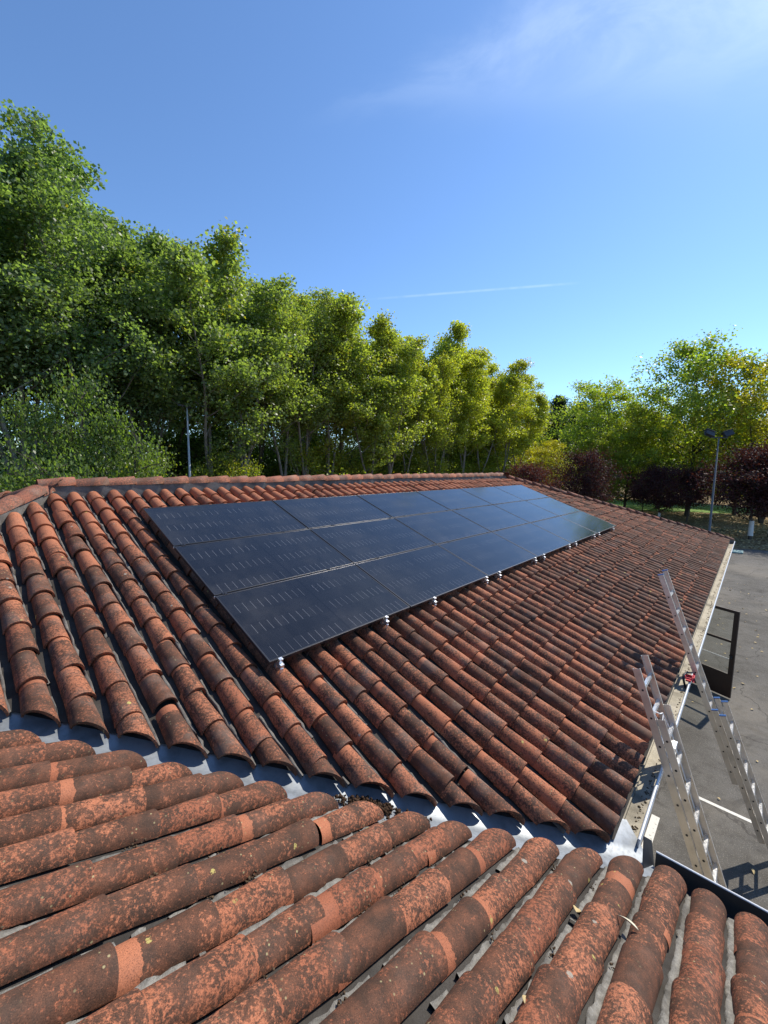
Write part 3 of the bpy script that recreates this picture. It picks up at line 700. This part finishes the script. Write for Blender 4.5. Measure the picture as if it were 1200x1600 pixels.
# ------------------------------------------------------------------ ladders
def ladder(name, label, x0, x1, k, ytop_z, sections, yrim=-2.80, zrim=-1.2):
    """stiles lean in the plane y = yrim + k (z - zrim); sections: (z_top, z_bottom, offset outwards, inset, cap material)"""
    e = empty(name, ((x0+x1)/2, yrim + k*(ZG-zrim), ZG)); tag(e, label, 'ladder')
    inv = Matrix.Translation(-Vector(e.location))
    d = Vector((0, k, 1)).normalized(); n = Vector((0, -1, k)).normalized()
    def P(x, z, off): return Vector((x, yrim + k*(z-zrim), z)) + n*off
    for (zt, zb, off, wid, cap) in sections:
        a, b = x0-wid, x1+wid; Lg = (P(a, zt, off)-P(a, zb, off)).length
        m = MB()
        for x, sg in ((a, 1), (b, -1)):
            # C-shaped stile: web outside, lips inwards
            prof = [(0, -.034), (.024*sg, -.034), (.024*sg, -.029), (.004*sg, -.029), (.004*sg, .029), (.024*sg, .029), (.024*sg, .034), (0, .034)]
            m.prism(prof, P(x-.0*sg, zb, off), (1, 0, 0), n, d, Lg)
        s = m.build('ladder_section', M['alu'], e); s.matrix_parent_inverse = inv
        z = zb + .16
        while z < zt - .1:
            c = P(0, z, off); rg = MB()
            for sgn in (0,):
                rg.prism([(-.015, -.016), (.015, -.012), (.015, .012), (-.015, .016)], Vector((a+.004, c.y, c.z)), n, d, (1, 0, 0), b-a-.008)
            hub = MB()
            for x, sg in ((a, -1), (b, 1)):
                hub.tube([Vector((x-.006*sg, c.y, c.z)), Vector((x+.0025*sg, c.y, c.z))], .011, 10)
            nf = len(rg.f); rg.add(hub.v, hub.f); ro = rg.build('rung', M['alu_bright'], s); ro.data.materials.append(M['black'])
            for pf in ro.data.polygons[nf:]: pf.material_index = 1
            z += .28/math.sqrt(1+k*k)
        if cap:
            for x, sg in ((a, 1), (b, -1)):
                cb = MB()
                cb.prism([(-.004*sg, -.038), (.028*sg, -.038), (.028*sg, .038), (-.004*sg, .038)], P(x, zt, off)-d*.010, (1, 0, 0), n, d, .014)
                cb.build('end_cap', M[cap], s)
    return e, P, inv
lad1, P1, inv1 = ladder('extension_ladder', 'scuffed aluminium extension ladder with white cord, leaning nearer the roof valley', 2.729, 3.160, .352, 0,
    [(-.21, -2.95, 0, 0, None), (-.70, ZG, .070, -.030, None)])
cb = MB(); cb.tube([P1(2.77, -.62, .02), P1(2.90, -.70, .045), P1(2.97, -.72, .05), P1(3.07, -.95, .05), P1(3.08, -1.6, .045), P1(3.09, -2.4, .04), P1(3.09, -3.3, .03)], .006, 6); cb.tube([P1(2.77, -.62, .02), P1(2.83, -.80, .04), P1(2.97, -.74, .05)], .006, 6); o = cb.build('cord', M['white'], lad1); o.matrix_parent_inverse = inv1
cb = MB(); cb.box((2.87, -.03, -.05), (3.03, .03, .05), Matrix.Translation(P1(0, -1.05, .05))); o = cb.build('rung_hook', M['alu_bright'], lad1, bevel=.006); o.matrix_parent_inverse = inv1
lad2, P2, inv2 = ladder('extension_ladder', 'taller three-part aluminium ladder with blue end caps, tied to the gutter', 5.338, 5.725, .385, 0,
    [(.24, -2.6, 0, 0, 'blue'), (-1.62, -3.3, .075, .03, 'blue'), (-1.68, ZG, .150, .055, 'blue')])
# red strap that ties the second ladder to the gutter
st = empty('ratchet_strap', (5.14, -2.72, -1.165)); tag(st, 'red ratchet strap clamping the taller ladder to the gutter rim', 'strap')
b = MB(); b.box((-.085, -.03, -.02), (.085, .03, .0)); b.tube([(-.07, -.05, .025), (-.07, .06, .025)], .014, 8); b.tube([(.06, -.05, .02), (.06, .05, .02)], .012, 8); b.box((-.07, .036, .0), (.08, .044, .05)); b.box((-.07, -.044, .0), (.08, -.036, .05)); b.build('ratchet', M['red'], st, bevel=.003)
b = MB(); b.tube([(-.1, .02, -.12), (-.11, .05, .0), (-.06, .06, .05), (.04, .04, .055), (.12, -.03, .05)], [.012, .015, .016, .014, .012], 7); b.build('handle', M['black'], st, smooth=True)
b = MB(); b.prism([(0, 0), (.004, 0), (.004, .03), (0, .03)], (.02, -.06, .01), (0, 0, 1), (0, 1, 0), (1, 0, 0), .24); b.prism([(0, 0), (.004, 0), (.004, .03), (0, .03)], (.06, -.06, -.07), (0, 0, 1), (0, 1, 0), (1, 0, 0), .20); b.build('webbing', M['red'], st)

# ------------------------------------------------------------------ lamp posts
def lamp_post(x, y, rz, label, heads=True, H=7.85, thin=1.0, pm='pole'):
    e = empty('lamp_post', (x, y, ZG), (0, 0, rz)); tag(e, label, 'lamp post', 'floodlight posts around the building')
    b = MB(); b.tube([(0, 0, 0), (0, 0, .5), (0, 0, .52), (0, 0, H)], [.105*thin, .105*thin, .085*thin, .042*thin], 12); b.tube([(0, 0, 0), (0, 0, .02)], .22, 12); b.build('pole', M[pm], e, True)
    b = MB(); b.box((-.62, -.045, H-.02), (.62, .045, H+.06)); b.build('crossbar', M['dark_metal'], e)
    if heads:
        for sx in (-1, 1):
            T = Matrix.Translation((sx*.68, .05, H+.30)) @ Matrix.Rotation(sx*R(-20), 4, 'Y') @ Matrix.Rotation(R(-28), 4, 'X')
            b = MB(); b.box((-.32, -.14, -.20), (.32, .10, .20), T); b.box((-.36, -.19, .18), (.36, .15, .22), T)
            b.tube([T @ Vector((-.34, 0, 0)), T @ Vector((-.34, 0, -.3)), Vector((sx*.55, 0, H+.02))], .025, 6)
            h = b.build('floodlight', M['dark_metal'], e, bevel=.015)
            g = MB(); g.box((-.28, .101, -.17), (.28, .108, .16), T); g.build('lens', M['pole'], h)
    return e
lamp_post(37.0, -.90, R(-48), 'grey post with twin floodlights in front of the purple-leaved trees')
lamp_post(37.0, 23.1, R(-48), 'distant twin floodlight post half hidden in the poplar row')
lamp_post(5.30, 14.5, R(40), 'thin pale pole standing among the poplars behind the roof ridge', heads=False, thin=.8, pm='pale_pole')

# ------------------------------------------------------------------ vegetation
class Tree:
    def __init__(s, seed): s.r = np.random.default_rng(seed); s.wood = MB(); s.tips = []
    def limb(s, p, d, L, rad, n, bend_up, wob):
        pts = [Vector(p)]; d = Vector(d).normalized()
        for i in range(n):
            d = (d + Vector((0, 0, bend_up)) + Vector(s.r.normal(0, wob, 3))).normalized(); pts.append(pts[-1] + d*(L/n))
        s.wood.tube(pts, [rad*(1-.8*i/n) for i in range(n+1)], 6, False); return pts
def leaves(name, centres, sig, n, size, r, mat_, flat=.8):
    """n leaf-sized folded faces gathered around clump centres (x, y, z, spread)"""
    C_ = np.array(centres); idx = r.integers(0, len(C_), n); c = C_[idx]
    turn_c = r.random(len(C_)); turn_c = .75*turn_c + .25*((C_[:, 2]-C_[:, 2].min())/(np.ptp(C_[:, 2])+1e-6))
    off = r.normal(0, 1, (n, 3)); off /= np.maximum(1, np.linalg.norm(off, axis=1)/1.9)[:, None]
    p = c[:, :3] + off*(sig*c[:, 3])[:, None]*np.array((1, 1, flat))
    nm = r.normal(0, 1, (n, 3)) + np.array((0, 0, .75)); nm /= np.linalg.norm(nm, axis=1)[:, None]
    t = np.cross(nm, r.normal(0, 1, (n, 3))); t[:, 2] -= .35; t -= nm*np.sum(t*nm, 1)[:, None]; t /= np.linalg.norm(t, axis=1)[:, None]+1e-9
    b = np.cross(nm, t); L = size*r.uniform(.65, 1.35, n)[:, None]; W = L*.43
    V = np.empty((n, 4, 3)); V[:, 0] = p - t*L*.5; V[:, 1] = p + b*W - t*L*.08 + nm*L*.08; V[:, 2] = p + t*L*.55; V[:, 3] = p - b*W - t*L*.08 + nm*L*.08
    F = np.arange(n*4).reshape(n, 4)
    me = np_mesh(name, V.reshape(-1, 3), F, False, {'turn': np.repeat(np.clip(turn_c[idx] + r.normal(0, .08, n), 0, 1), 4)})
    me.materials.append(mat_); return me
def wood_mesh(tr, mat_):
    me = bpy.data.meshes.new('trunk'); me.from_pydata(tr.wood.v, [], tr.wood.f); me.polygons.foreach_set('use_smooth', [True]*len(me.polygons)); me.update(); me.materials.append(mat_); return me

def broad_tree(seed, H, crown0, prof, nlimb, nleaf, leaf, trunk_r, rise, sig=.34, mat_leaf_=None, bark=None, stems=1, sub=5, wash=False, lean=.03):
    """prof(t): crown radius at height fraction t of the crown. Returns trunk mesh, crown mesh."""
    t = Tree(seed); r = t.r; cent = []
    for sidx in range(stems):
        a0 = r.uniform(0, 6.28); tilt = lean if stems == 1 else .22
        tr = [Vector((0, 0, -.1))]; d = Vector((math.cos(a0)*tilt, math.sin(a0)*tilt, 1)).normalized()
        top = H*(1 if sidx == 0 else r.uniform(.75, .95)); n = 14
        for i in range(n):
            d = (d + Vector((r.normal(0, .035), r.normal(0, .035), .06))).normalized(); tr.append(tr[-1] + d*(top*.96/n))
        rad = [trunk_r*(1-.93*(i/n)**.8)*(1 if stems == 1 else .7) for i in range(n+1)]
        t.wood.tube(tr, rad, 9, False)
        def at(z):
            for i in range(n):
                if tr[i+1].z >= z: k = (z-tr[i].z)/(tr[i+1].z-tr[i].z+1e-9); return tr[i].lerp(tr[i+1], k), rad[i]
            return tr[-1], rad[-1]
        nl = max(4, nlimb//stems)
        for i in range(nl):
            f = (i+.5)/nl; f = f**.85; cz = crown0 + (top-crown0)*f
            rr = max(.25, prof(f))*r.uniform(.60, 1.25); a = i*2.399 + r.normal(0, .45)
            drop = rr*rise; zb = max(crown0*.55, cz - drop*r.uniform(.5, 1.0)); p, pr = at(zb)
            tgt = Vector((p.x + rr*math.cos(a), p.y + rr*math.sin(a), cz)); dd = tgt-p; Ld = dd.length
            dd.normalize(); pts = t.limb(p, (dd + Vector((0, 0, -.12))), Ld, max(.012, pr*.46), 6, .045, .07)
            for j in range(1, 7):
                q = pts[j]
                if j >= 2:
                    for _ in range(sub if j > 3 else 2):
                        o = Vector(r.normal(0, 1, 3)); o.normalize(); o.z = o.z*.6+.25; Lq = rr*r.uniform(.16, .50)+.12
                        e = q + o*Lq; 
                        if j % 2 == 0: t.wood.tube([q, q.lerp(e, .5)+Vector((0, 0, .03)), e], [.014, .010, .004], 4, False)
                        cent.append((e.x, e.y, e.z, r.uniform(.7, 1.3))); 
                        if r.random() < .5: m_ = q.lerp(e, .55); cent.append((m_.x, m_.y, m_.z, r.uniform(.5, .9)))
        for k in range(5):
            p, _ = at(top*(.86+.03*k)); cent.append((p.x+r.normal(0, .2), p.y+r.normal(0, .2), p.z+.1*k, .7))
    wm = wood_mesh(t, bark); lm = leaves('crown', cent, sig, nleaf, leaf, r, mat_leaf_)
    return wm, lm
def poplar(seed, H, zf, nlead, reach, nleaf, leaf, sig=.27, low=.30):
    """pale trunk that forks into steep leaders, each with ascending limbs; leaves sit in tufts along the limbs"""
    t = Tree(seed); r = t.r; cent = []; tr = [Vector((0, 0, -.1))]; d = Vector((r.normal(0, .05), r.normal(0, .05), 1)).normalized(); n = 7
    for i in range(n): d = (d + Vector((r.normal(0, .03), r.normal(0, .03), .05))).normalized(); tr.append(tr[-1] + d*(zf/n))
    t.wood.tube(tr, [.135-.05*i/n for i in range(n+1)], 9, False)
    leads = []
    for k in range(nlead):
        a = 6.283*k/nlead + r.normal(0, .3); tilt = r.uniform(.22, .36) if k else .10
        st = tr[-1-(k % 3)]; p = [Vector(st)]; dd = Vector((math.cos(a)*tilt, math.sin(a)*tilt, 1)).normalized(); Ln = (H-st.z)*(1.0 if k == 0 else r.uniform(.80, .97)); m = 10
        for i in range(m): dd = (dd + Vector((r.normal(0, .05), r.normal(0, .05), .035))).normalized(); p.append(p[-1] + dd*(Ln/m))
        t.wood.tube(p, [.075*(1-.92*i/m)+.006 for i in range(m+1)], 7, False); leads.append((p, Ln))
    for (p, Ln) in leads:
        m = len(p)-1; nl = int(Ln*2.1)
        for i in range(nl):
            f = .06 + .93*(i/nl); j = min(m-1, int(f*m)); q = p[j].lerp(p[j+1], f*m-j)
            if q.z < H*low and r.random() < .75: continue
            R_ = reach*(1-f)**.62*r.uniform(.55, 1.15)*(1.0 if f > .2 else .75)+.22; a = i*2.399 + r.normal(0, .5)
            el = r.uniform(.55, 1.0); pts = t.limb(q, (math.cos(a), math.sin(a), el), R_*1.25, max(.008, .032*(1-f)+.008), 5, .06, .10)
            for jj in range(1, 6):
                w = pts[jj]
                if jj < 2: continue
                for _ in range(2 if jj < 4 else 3):
                    o = Vector(r.normal(0, 1, 3)); o.normalize(); e = w + Vector((o.x, o.y, o.z*.7+.25))*(R_*r.uniform(.10, .34)+.08)
                    if r.random() < .4: t.wood.tube([w, e], [.008, .003], 3, False)
                    cent.append((e.x, e.y, e.z, r.uniform(.55, 1.25)))
        for k in range(4): cent.append((p[-1].x, p[-1].y, p[-1].z-.3+.12*k, .5))
    lm = leaves('crown', cent, sig, nleaf, leaf, r, M['leaf'])
    wm = wood_mesh(t, M['bark']); 
    return wm, lm
def top_of(me):
    z = np.empty(len(me.vertices)*3, np.float32); me.vertices.foreach_get('co', z); return float(np.percentile(z[2::3], 99.9))
def place(name, meshes, x, y, rz, sc, color, label, cat, group=None, z=ZG):
    e = empty(name, (x, y, z), (0, 0, rz), sc); tag(e, label, cat, group)
    link('trunk', meshes[0], None, e); c = link('crown', meshes[1], None, e); c.color = color
    return e
POP = [poplar(100+i, 16.0, (4.2, 5.2, 6.2, 4.8, 5.6, 6.6)[i], (3, 2, 3, 4, 2, 3)[i], (2.6, 2.8, 2.5, 2.4, 2.9, 2.5)[i], (33000 if i in (0, 3) else 25000), (.098 if i in (0, 3) else .130), .29, (.40, .42, .46, .44, .44, .48)[i]) for i in range(6)]
PTOP = [top_of(q[1]) for q in POP]
PLN = [broad_tree(200+i, 16.0, 3.0, (lambda f: 5.6*math.sin(math.pi*min(1, .16+.80*f))**.7), 44, 25000, .20, .22, .9, .42, M['leaf'], M['dark_bark'], 1+i, 4) for i in range(2)]
BSH = [broad_tree(300+i, 4.0, .4, (lambda f: 1.7*math.sin(math.pi*min(1, .22+.74*f))**.6), 34, 34000, .058, .05, .7, .22, M['leaf'], M['dark_bark'], 3, 4) for i in range(2)]
PLM = [broad_tree(400+i, 5.2, 2.0, (lambda f: 2.3*math.sin(math.pi*min(1, .18+.77*f))**.6), 34, 17000, .10, .10, .8, .30, M['plum_leaf'], M['dark_bark'], 1, 5) for i in range(2)]

GP = 'poplars in the tall row behind the roof'
front = [  # x, top z, colour (linear), share of turned leaves
    (-4.4, 11.6, 0), (-1.6, 12.3, 0), (.4, 12.6, 0), (2.5, 12.9, 0), (4.6, 11.6, .03), (6.7, 11.6, .05), (8.6, 11.8, .10), (10.9, 11.1, .12), (13.2, 11.4, .10), (15.3, 11.7, .14), (17.4, 10.6, .14),
    (19.6, 11.2, .16), (22.6, 10.9, .22), (25.8, 10.2, .18), (29.4, 11.0, .16), (32.8, 12.1, .26), (36.6, 12.0, .28), (40.2, 11.2, .26)]
flab = ['tall dark green poplar at the left edge, mostly outside the frame', 'tall dark green poplar rising second in the row, at the left edge', 'tallest dark poplar with pale forked trunk, left end of the row', 'tall dark poplar whose right flank stands clear against the sky',
        'lower dark poplar just right of the tallest group', 'sixth poplar of the front row, a blunt dark green top', 'seventh poplar of the front row, yellowing at its tip', 'eighth poplar of the front row, bright green crown', 'ninth poplar of the front row, leaning pale trunk below',
        'poplar with the pointed top midway along the row', 'poplar right of the pointed one midway, loose yellow-green top', 'twelfth poplar of the front row, rounded yellow-green top', 'thirteenth poplar of the front row, many yellow leaves', 'low poplar in the dip of the skyline toward the far end', 'fifteenth poplar of the front row, above the far ridge end',
        'yellow-green poplar third from the far end of the row', 'yellowing poplar second from the far end of the row', 'last poplar at the far end of the row, yellowing']
for i, (x, zt, yl) in enumerate(front):
    g = min(1, max(0, (x-2)/26)); col = (.136+.150*g, .192+.110*g, .100-.048*g, yl+.06)
    rr = np.random.default_rng(i+5); y = 16.3 + rr.normal(0, .4); v = (3, 1, 3, 0)[i] if i < 4 else (1, 2, 4, 3, 5)[i % 5]; sc = (zt-ZG)/PTOP[v]
    place('poplar_tree', POP[v], x, y, rr.uniform(0, 6.28), (sc*1.08, sc*1.08, sc), col, flab[i], 'tree', GP)
for i in range(21):
    rr = np.random.default_rng(i+50); x = -3 + 2.5*i + rr.normal(0, .5); g = min(1, max(0, (x-2)/26)); sc = rr.uniform(1.03, 1.11)*(1.02 if i < 3 else .97)
    place('poplar_tree', POP[(1, 4, 5, 2)[i % 4]], x, 19.4 + rr.normal(0, .7), rr.uniform(0, 6.28), (sc*1.1, sc*1.1, sc), (.128+.15*g, .182+.118*g, .085-.03*g, .06+.20*g),
          'poplar of the second row, glimpsed through the trunks of the front row', 'tree', 'poplars in the second row')
GB = 'bushes under the poplars'
bush = [(.75, 11.2, 7.2, (.10, .15, .05, .05), 'tall bright green bush at the left, over the end of the ridge'), (3.2, 13.2, 5.7, (.15, .20, .05, .10), 'sunlit green bush above the ridge beside the pale pole'),
        (6.3, 13.9, 5.6, (.17, .20, .035, .22), 'yellow-green bush right of the pale pole'), (-1.4, 12.4, 5.2, (.065, .11, .035, .02), 'dark bush at the left edge above the hip tiles'), (4.9, 18.2, 5.2, (.06, .10, .03, .02), 'dark low bush between the first poplar trunks'),
        (9.6, 18.6, 5.6, (.09, .13, .03, .04), 'dark green bush among poplar trunks, left of the middle'), (13.5, 19.0, 5.6, (.12, .16, .03, .10), 'green bush among poplar trunks near the middle of the ridge')]
for i, (x, y, h, col, lab) in enumerate(bush): place('bush', BSH[i % 2], x, y, i*1.3, (h/4.0*(.55, .72, .8, .8)[min(i, 3)], h/4.0*(.55, .72, .8, .8)[min(i, 3)], h/4.0), col, lab, 'bush', GB)
for i in range(11):
    rr = np.random.default_rng(i+80); x = 14 + 3.3*i; h = rr.uniform(5.4, 7.0)*(1+.012*i)
    place('bush', BSH[i % 2], x, 18.2 + rr.normal(0, .8) + .05*i, rr.uniform(0, 6), (h/4.0*1.05, h/4.0*1.05, h/4.0), (.19+rr.uniform(-.03, .04), .235, .035, rr.uniform(.15, .45)), 'yellow-green bush of the thicket under the far poplars', 'bush', 'thicket under the far poplars')
for i in range(22):
    rr = np.random.default_rng(i+210); x = -1 + 2.5*i + rr.normal(0, .5); h = rr.uniform(6.6, 8.8)*(1+.010*i); g = min(1, x/30)
    place('bush', BSH[i % 2], x, 23.0 + rr.normal(0, .9), rr.uniform(0, 6), (h/4.0*1.1, h/4.0*1.1, h/4.0), (.08+.12*max(0, g), .13+.11*max(0, g), .045, .04+.2*max(0, g)), 'green bush of the hedge behind the poplar trunks', 'bush', 'hedge behind the poplars')
for i, (x, y, zt, lab) in enumerate([(-.6, 18.6, 11.6, 'dark poplar standing behind the left end of the front row'), (1.6, 18.8, 12.0, 'dark poplar filling the gap behind the two tallest at the left'), (3.6, 18.4, 10.8, 'dark poplar behind the right flank of the tallest group')]):
    v = (1, 3, 0)[i]; sc = (zt-ZG)/PTOP[v]; place('poplar_tree', POP[v], x, y, i*1.7, (sc*1.15, sc*1.15, sc), (.125, .175, .09, .03), lab, 'tree', GP)
GR = 'yellowing trees beyond the yard'
for i, (x, y, h, k, col, lab) in enumerate([
    (58, 2.6, 19.2, 0, (.19, .24, .05, .12), 'big airy yellow-green tree behind the twin floodlight post'), (60.5, 12.4, 17.5, 1, (.20, .245, .045, .18), 'yellow-green tree left of the biggest one, beyond the lawn'),
    (56, -3.9, 16.8, 1, (.27, .255, .035, .45), 'golden yellow tree cut by the right edge'), (53, 11.4, 9.5, 0, (.20, .235, .04, .25), 'lower yellow-green tree behind the dark purple bush'),
    (66, 6.8, 15.0, 1, (.23, .25, .04, .35), 'yellowing tree behind the biggest one, seen under its crown'), (64, -1.5, 14.5, 0, (.26, .255, .035, .45), 'yellow tree behind the floodlight post, lower crown'),
    (44.5, 14.6, 8.5, 1, (.28, .26, .03, .5), 'small bright yellow tree at the end of the poplar row'), (57, 9.0, 12.5, 0, (.21, .24, .04, .3), 'loose yellow-green tree over the bright lawn')]):
    place('plane_tree', PLN[k], x, y, i*1.1, (h/16*1.06, h/16*1.06, h/16), col, lab, 'tree', GR)
for i in range(12):
    rr = np.random.default_rng(i+130); a = i/11
    place('plane_tree', PLN[i % 2], 82 + rr.normal(0, 3) , 15.5 - 31*a, rr.uniform(0, 6), rr.uniform(.72, .88), (.19+.06*a, .23, .04, .15+.3*a), 'yellow-green tree of the far belt closing the view', 'tree', 'far belt of trees')
for i in range(7):
    rr = np.random.default_rng(i+170)
    place('oak_tree', PLN[i % 2], 86 + 2.2*i, 30 - 2.1*i + rr.normal(0, .5), rr.uniform(0, 6), (.85, .85, 1.18-.06*(i % 3)), (.045, .075, .032, .02), 'dark green broad tree of the far wood between the poplars and the yellow trees', 'tree', 'dark far wood')
GQ = 'purple-leaved trees beyond the roof'
for i, (x, y, h, w, col, lab) in enumerate([
    (31.6, 11.0, 5.5, .85, (0.0718, 0.0159, 0.0225, 0), 'reddish purple bush peeping over the far end of the ridge'), (36.8, 8.3, 6.6, .82, (0.0395, 0.0106, 0.0168, 0), 'dark purple bush with round crown beyond the hip'),
    (46.5, 3.7, 5.5, .9, (0.0466, 0.0119, 0.0168, 0), 'purple plum tree with whitewashed trunk left of the floodlight post'), (55, 6.6, 4.7, .75, (0.0538, 0.0133, 0.0183, 0), 'purple plum tree behind and left of the whitewashed one'), (51, 1.9, 5.4, .8, (0.0538, 0.0133, 0.0183, 0), 'purple plum tree just left of the floodlight post'),
    (41.4, -3.2, 6.9, 1.0, (0.0431, 0.0106, 0.0154, 0), 'dark purple plum tree with whitewashed trunk at the right edge'), (44.0, -4.4, 7.0, 1.0, (0.0431, 0.0106, 0.0154, 0), 'dark purple plum tree behind the one at the right edge')]):
    e = place('plum_tree', PLM[i % 2], x, y, i*2.1, (h/5.2*w, h/5.2*w, h/5.2), col, lab, 'tree', GQ)
    if i in (2, 5, 6):
        b = MB(); b.tube([(0, 0, .25), (.0, 0, .7), (.0, 0, 1.15)], [.135, .125, .125], 10, False); b.build('whitewash_band', M['whitewash'], e, True)
def conifer(seed, H):
    t = Tree(seed); r = t.r; cent = []
    t.wood.tube([(0, 0, -.1), (0, 0, H*.5), (0, 0, H*.97)], [.25, .16, .03], 8, False)
    for i in range(70):
        f = i/69; z = H*(.15+.83*f); rr = (1-f)**.7*3.4*r.uniform(.7, 1.1)+.25; a = i*2.399
        pts = t.limb((0, 0, z), (math.cos(a), math.sin(a), .1), rr, .04, 4, .04, .05)
        for q in pts[1:]:
            for _ in range(2): cent.append((q.x+r.normal(0, .15), q.y+r.normal(0, .15), q.z-.1, r.uniform(.7, 1.2)))
    return wood_mesh(t, M['dark_bark']), leaves('crown', cent, .42, 22000, .22, r, M['leaf'])
CON = conifer(9, 16.0)
place('pine_tree', CON, 76.5, 24.8, 0, (1.2, 1.2, 1.16), (.022, .040, .018, 0), 'dark conifer in the gap between poplars and yellow trees', 'tree', 'dark conifers in the gap')
place('pine_tree', CON, 85.0, 23.6, 2, (1.25, 1.25, 1.15), (.022, .038, .018, 0), 'dark conifer behind and right of the other in the gap', 'tree', 'dark conifers in the gap')
place('pine_tree', CON, 80.0, 30.5, 4, (1.5, 1.5, 1.08), (.026, .044, .02, 0), 'lower dark conifer beside the end of the poplar row', 'tree', 'dark conifers in the gap')

# ------------------------------------------------------------------ small things
def near_pt(x, y, h): # point on the near slope's bedding plane raised by h
    return Vector((x, y, -.678 - TN*x + h))
def leaf_thing(name, loc, rot, L, W, mat, label, cat='leaf'):
    V = []; n = 8
    for i in range(n+1):
        f = i/n; w = W*math.sin(math.pi*min(1, f**.8*1.0))**.8 if 0 < f < 1 else .001; c = .12*L*math.sin(math.pi*f)
        V += [(-L/2+L*f, -w/2, c*.6+abs(w)*.18), (-L/2+L*f, 0, c*.3), (-L/2+L*f, w/2, c*.5+abs(w)*.22)]
    F = [(3*i+k, 3*i+k+1, 3*i+k+4, 3*i+k+3) for i in range(n) for k in (0, 1)]
    me = np_mesh(name, np.array(V), np.array(F), True); o = link(name, me, mat); o.location = loc; o.rotation_euler = rot
    s = o.modifiers.new('solid', 'SOLIDIFY'); s.thickness = .0012
    return tag(o, label, cat, 'fallen leaves on the near roof')
leaf_thing('fallen_leaf', near_pt(-.42, -2.66, .055), (.25, .32, .7), .075, .055, M['dry_leaf'], 'yellow dry leaf lying in a mortar gap of the near roof')
leaf_thing('fallen_leaf', near_pt(.55, -2.86, .085), (.5, .4, 1.1), .15, .026, M['pale_leaf'], 'long pale leaf hanging off a tile near the eave corner')
leaf_thing('fallen_leaf', near_pt(.42, -2.62, .035), (.2, .4, .2), .05, .045, M['dry_leaf'], 'small round tan leaf in the gap near the eave corner')
leaf_thing('fallen_leaf', (1.16, -2.50, -1.085), (.1, -.1, 2.3), .17, .03, M['pale_leaf'], 'pale dry leaf resting on the zinc valley by the gutter')
# clump of dead moss lying in the valley
sp = []
for i in range(380):
    t = rng.normal(0, .075); q = rng.normal(0, .03); x = .01 + t + q; y = -1.275 - t + q; sp.append((x, y, yz(-1.25-x+.0)+.03+abs(rng.normal(0, .016))))
for i in range(60):
    x = .27 + rng.normal(0, .035); sp.append((x, -1.29-x+rng.normal(0, .02)+.0, yz(-1.25-x)+.03+abs(rng.normal(0, .010))))
tag(debris('moss_clump', sp, M['moss'], None, 5, (.007, .019)), 'clump of dark brown dead moss lying in the zinc valley', 'moss', None, 'stuff')
b = MB(); b.box((33.6, -2.95, ZG), (34.6, -2.05, ZG+.09)); tag(b.build('drain_cover', mat_plain('pale_teal_paint', (.20, .33, .33), .7, .3, .3), bevel=.02), 'pale teal slab at the far edge of the asphalt', 'drain cover')
# leaves lying on the asphalt
def litter(name, n, fx, size, mats, label, seed):
    r = np.random.default_rng(seed); V = np.empty((n, 4, 3)); p = np.array([fx(r) for _ in range(n)])
    a = r.uniform(0, 6.28, n); L = size*r.uniform(.6, 1.4, n); t = np.stack([np.cos(a), np.sin(a), r.normal(0, .15, n)], 1); b_ = np.stack([-np.sin(a), np.cos(a), r.normal(0, .25, n)], 1)
    z = np.full(n, ZG+.022); P = np.stack([p[:, 0], p[:, 1], z], 1)
    V[:, 0] = P - t*L[:, None]*.5; V[:, 1] = P + b_*L[:, None]*.33; V[:, 2] = P + t*L[:, None]*.5; V[:, 3] = P - b_*L[:, None]*.33; V[:, 1:4:2, 2] += .012
    return tag(link(name, np_mesh(name, V.reshape(-1, 3), np.arange(n*4).reshape(n, 4)), mats), label, 'leaves', None, 'stuff')
litter('fallen_leaves', 150, lambda r: (r.uniform(2.5, 24), -2.35 - abs(r.normal(0, 2.2))), .075, M['dry_leaf'], 'dry tan leaves scattered on the grey asphalt', 21)
litter('leaf_litter', 16000, lambda r: (36.5 + 26*r.random()**1.3, r.uniform(-12, 16)), .17, M['dry_leaf'], 'dry leaves carpeting the ground under the far trees', 22)
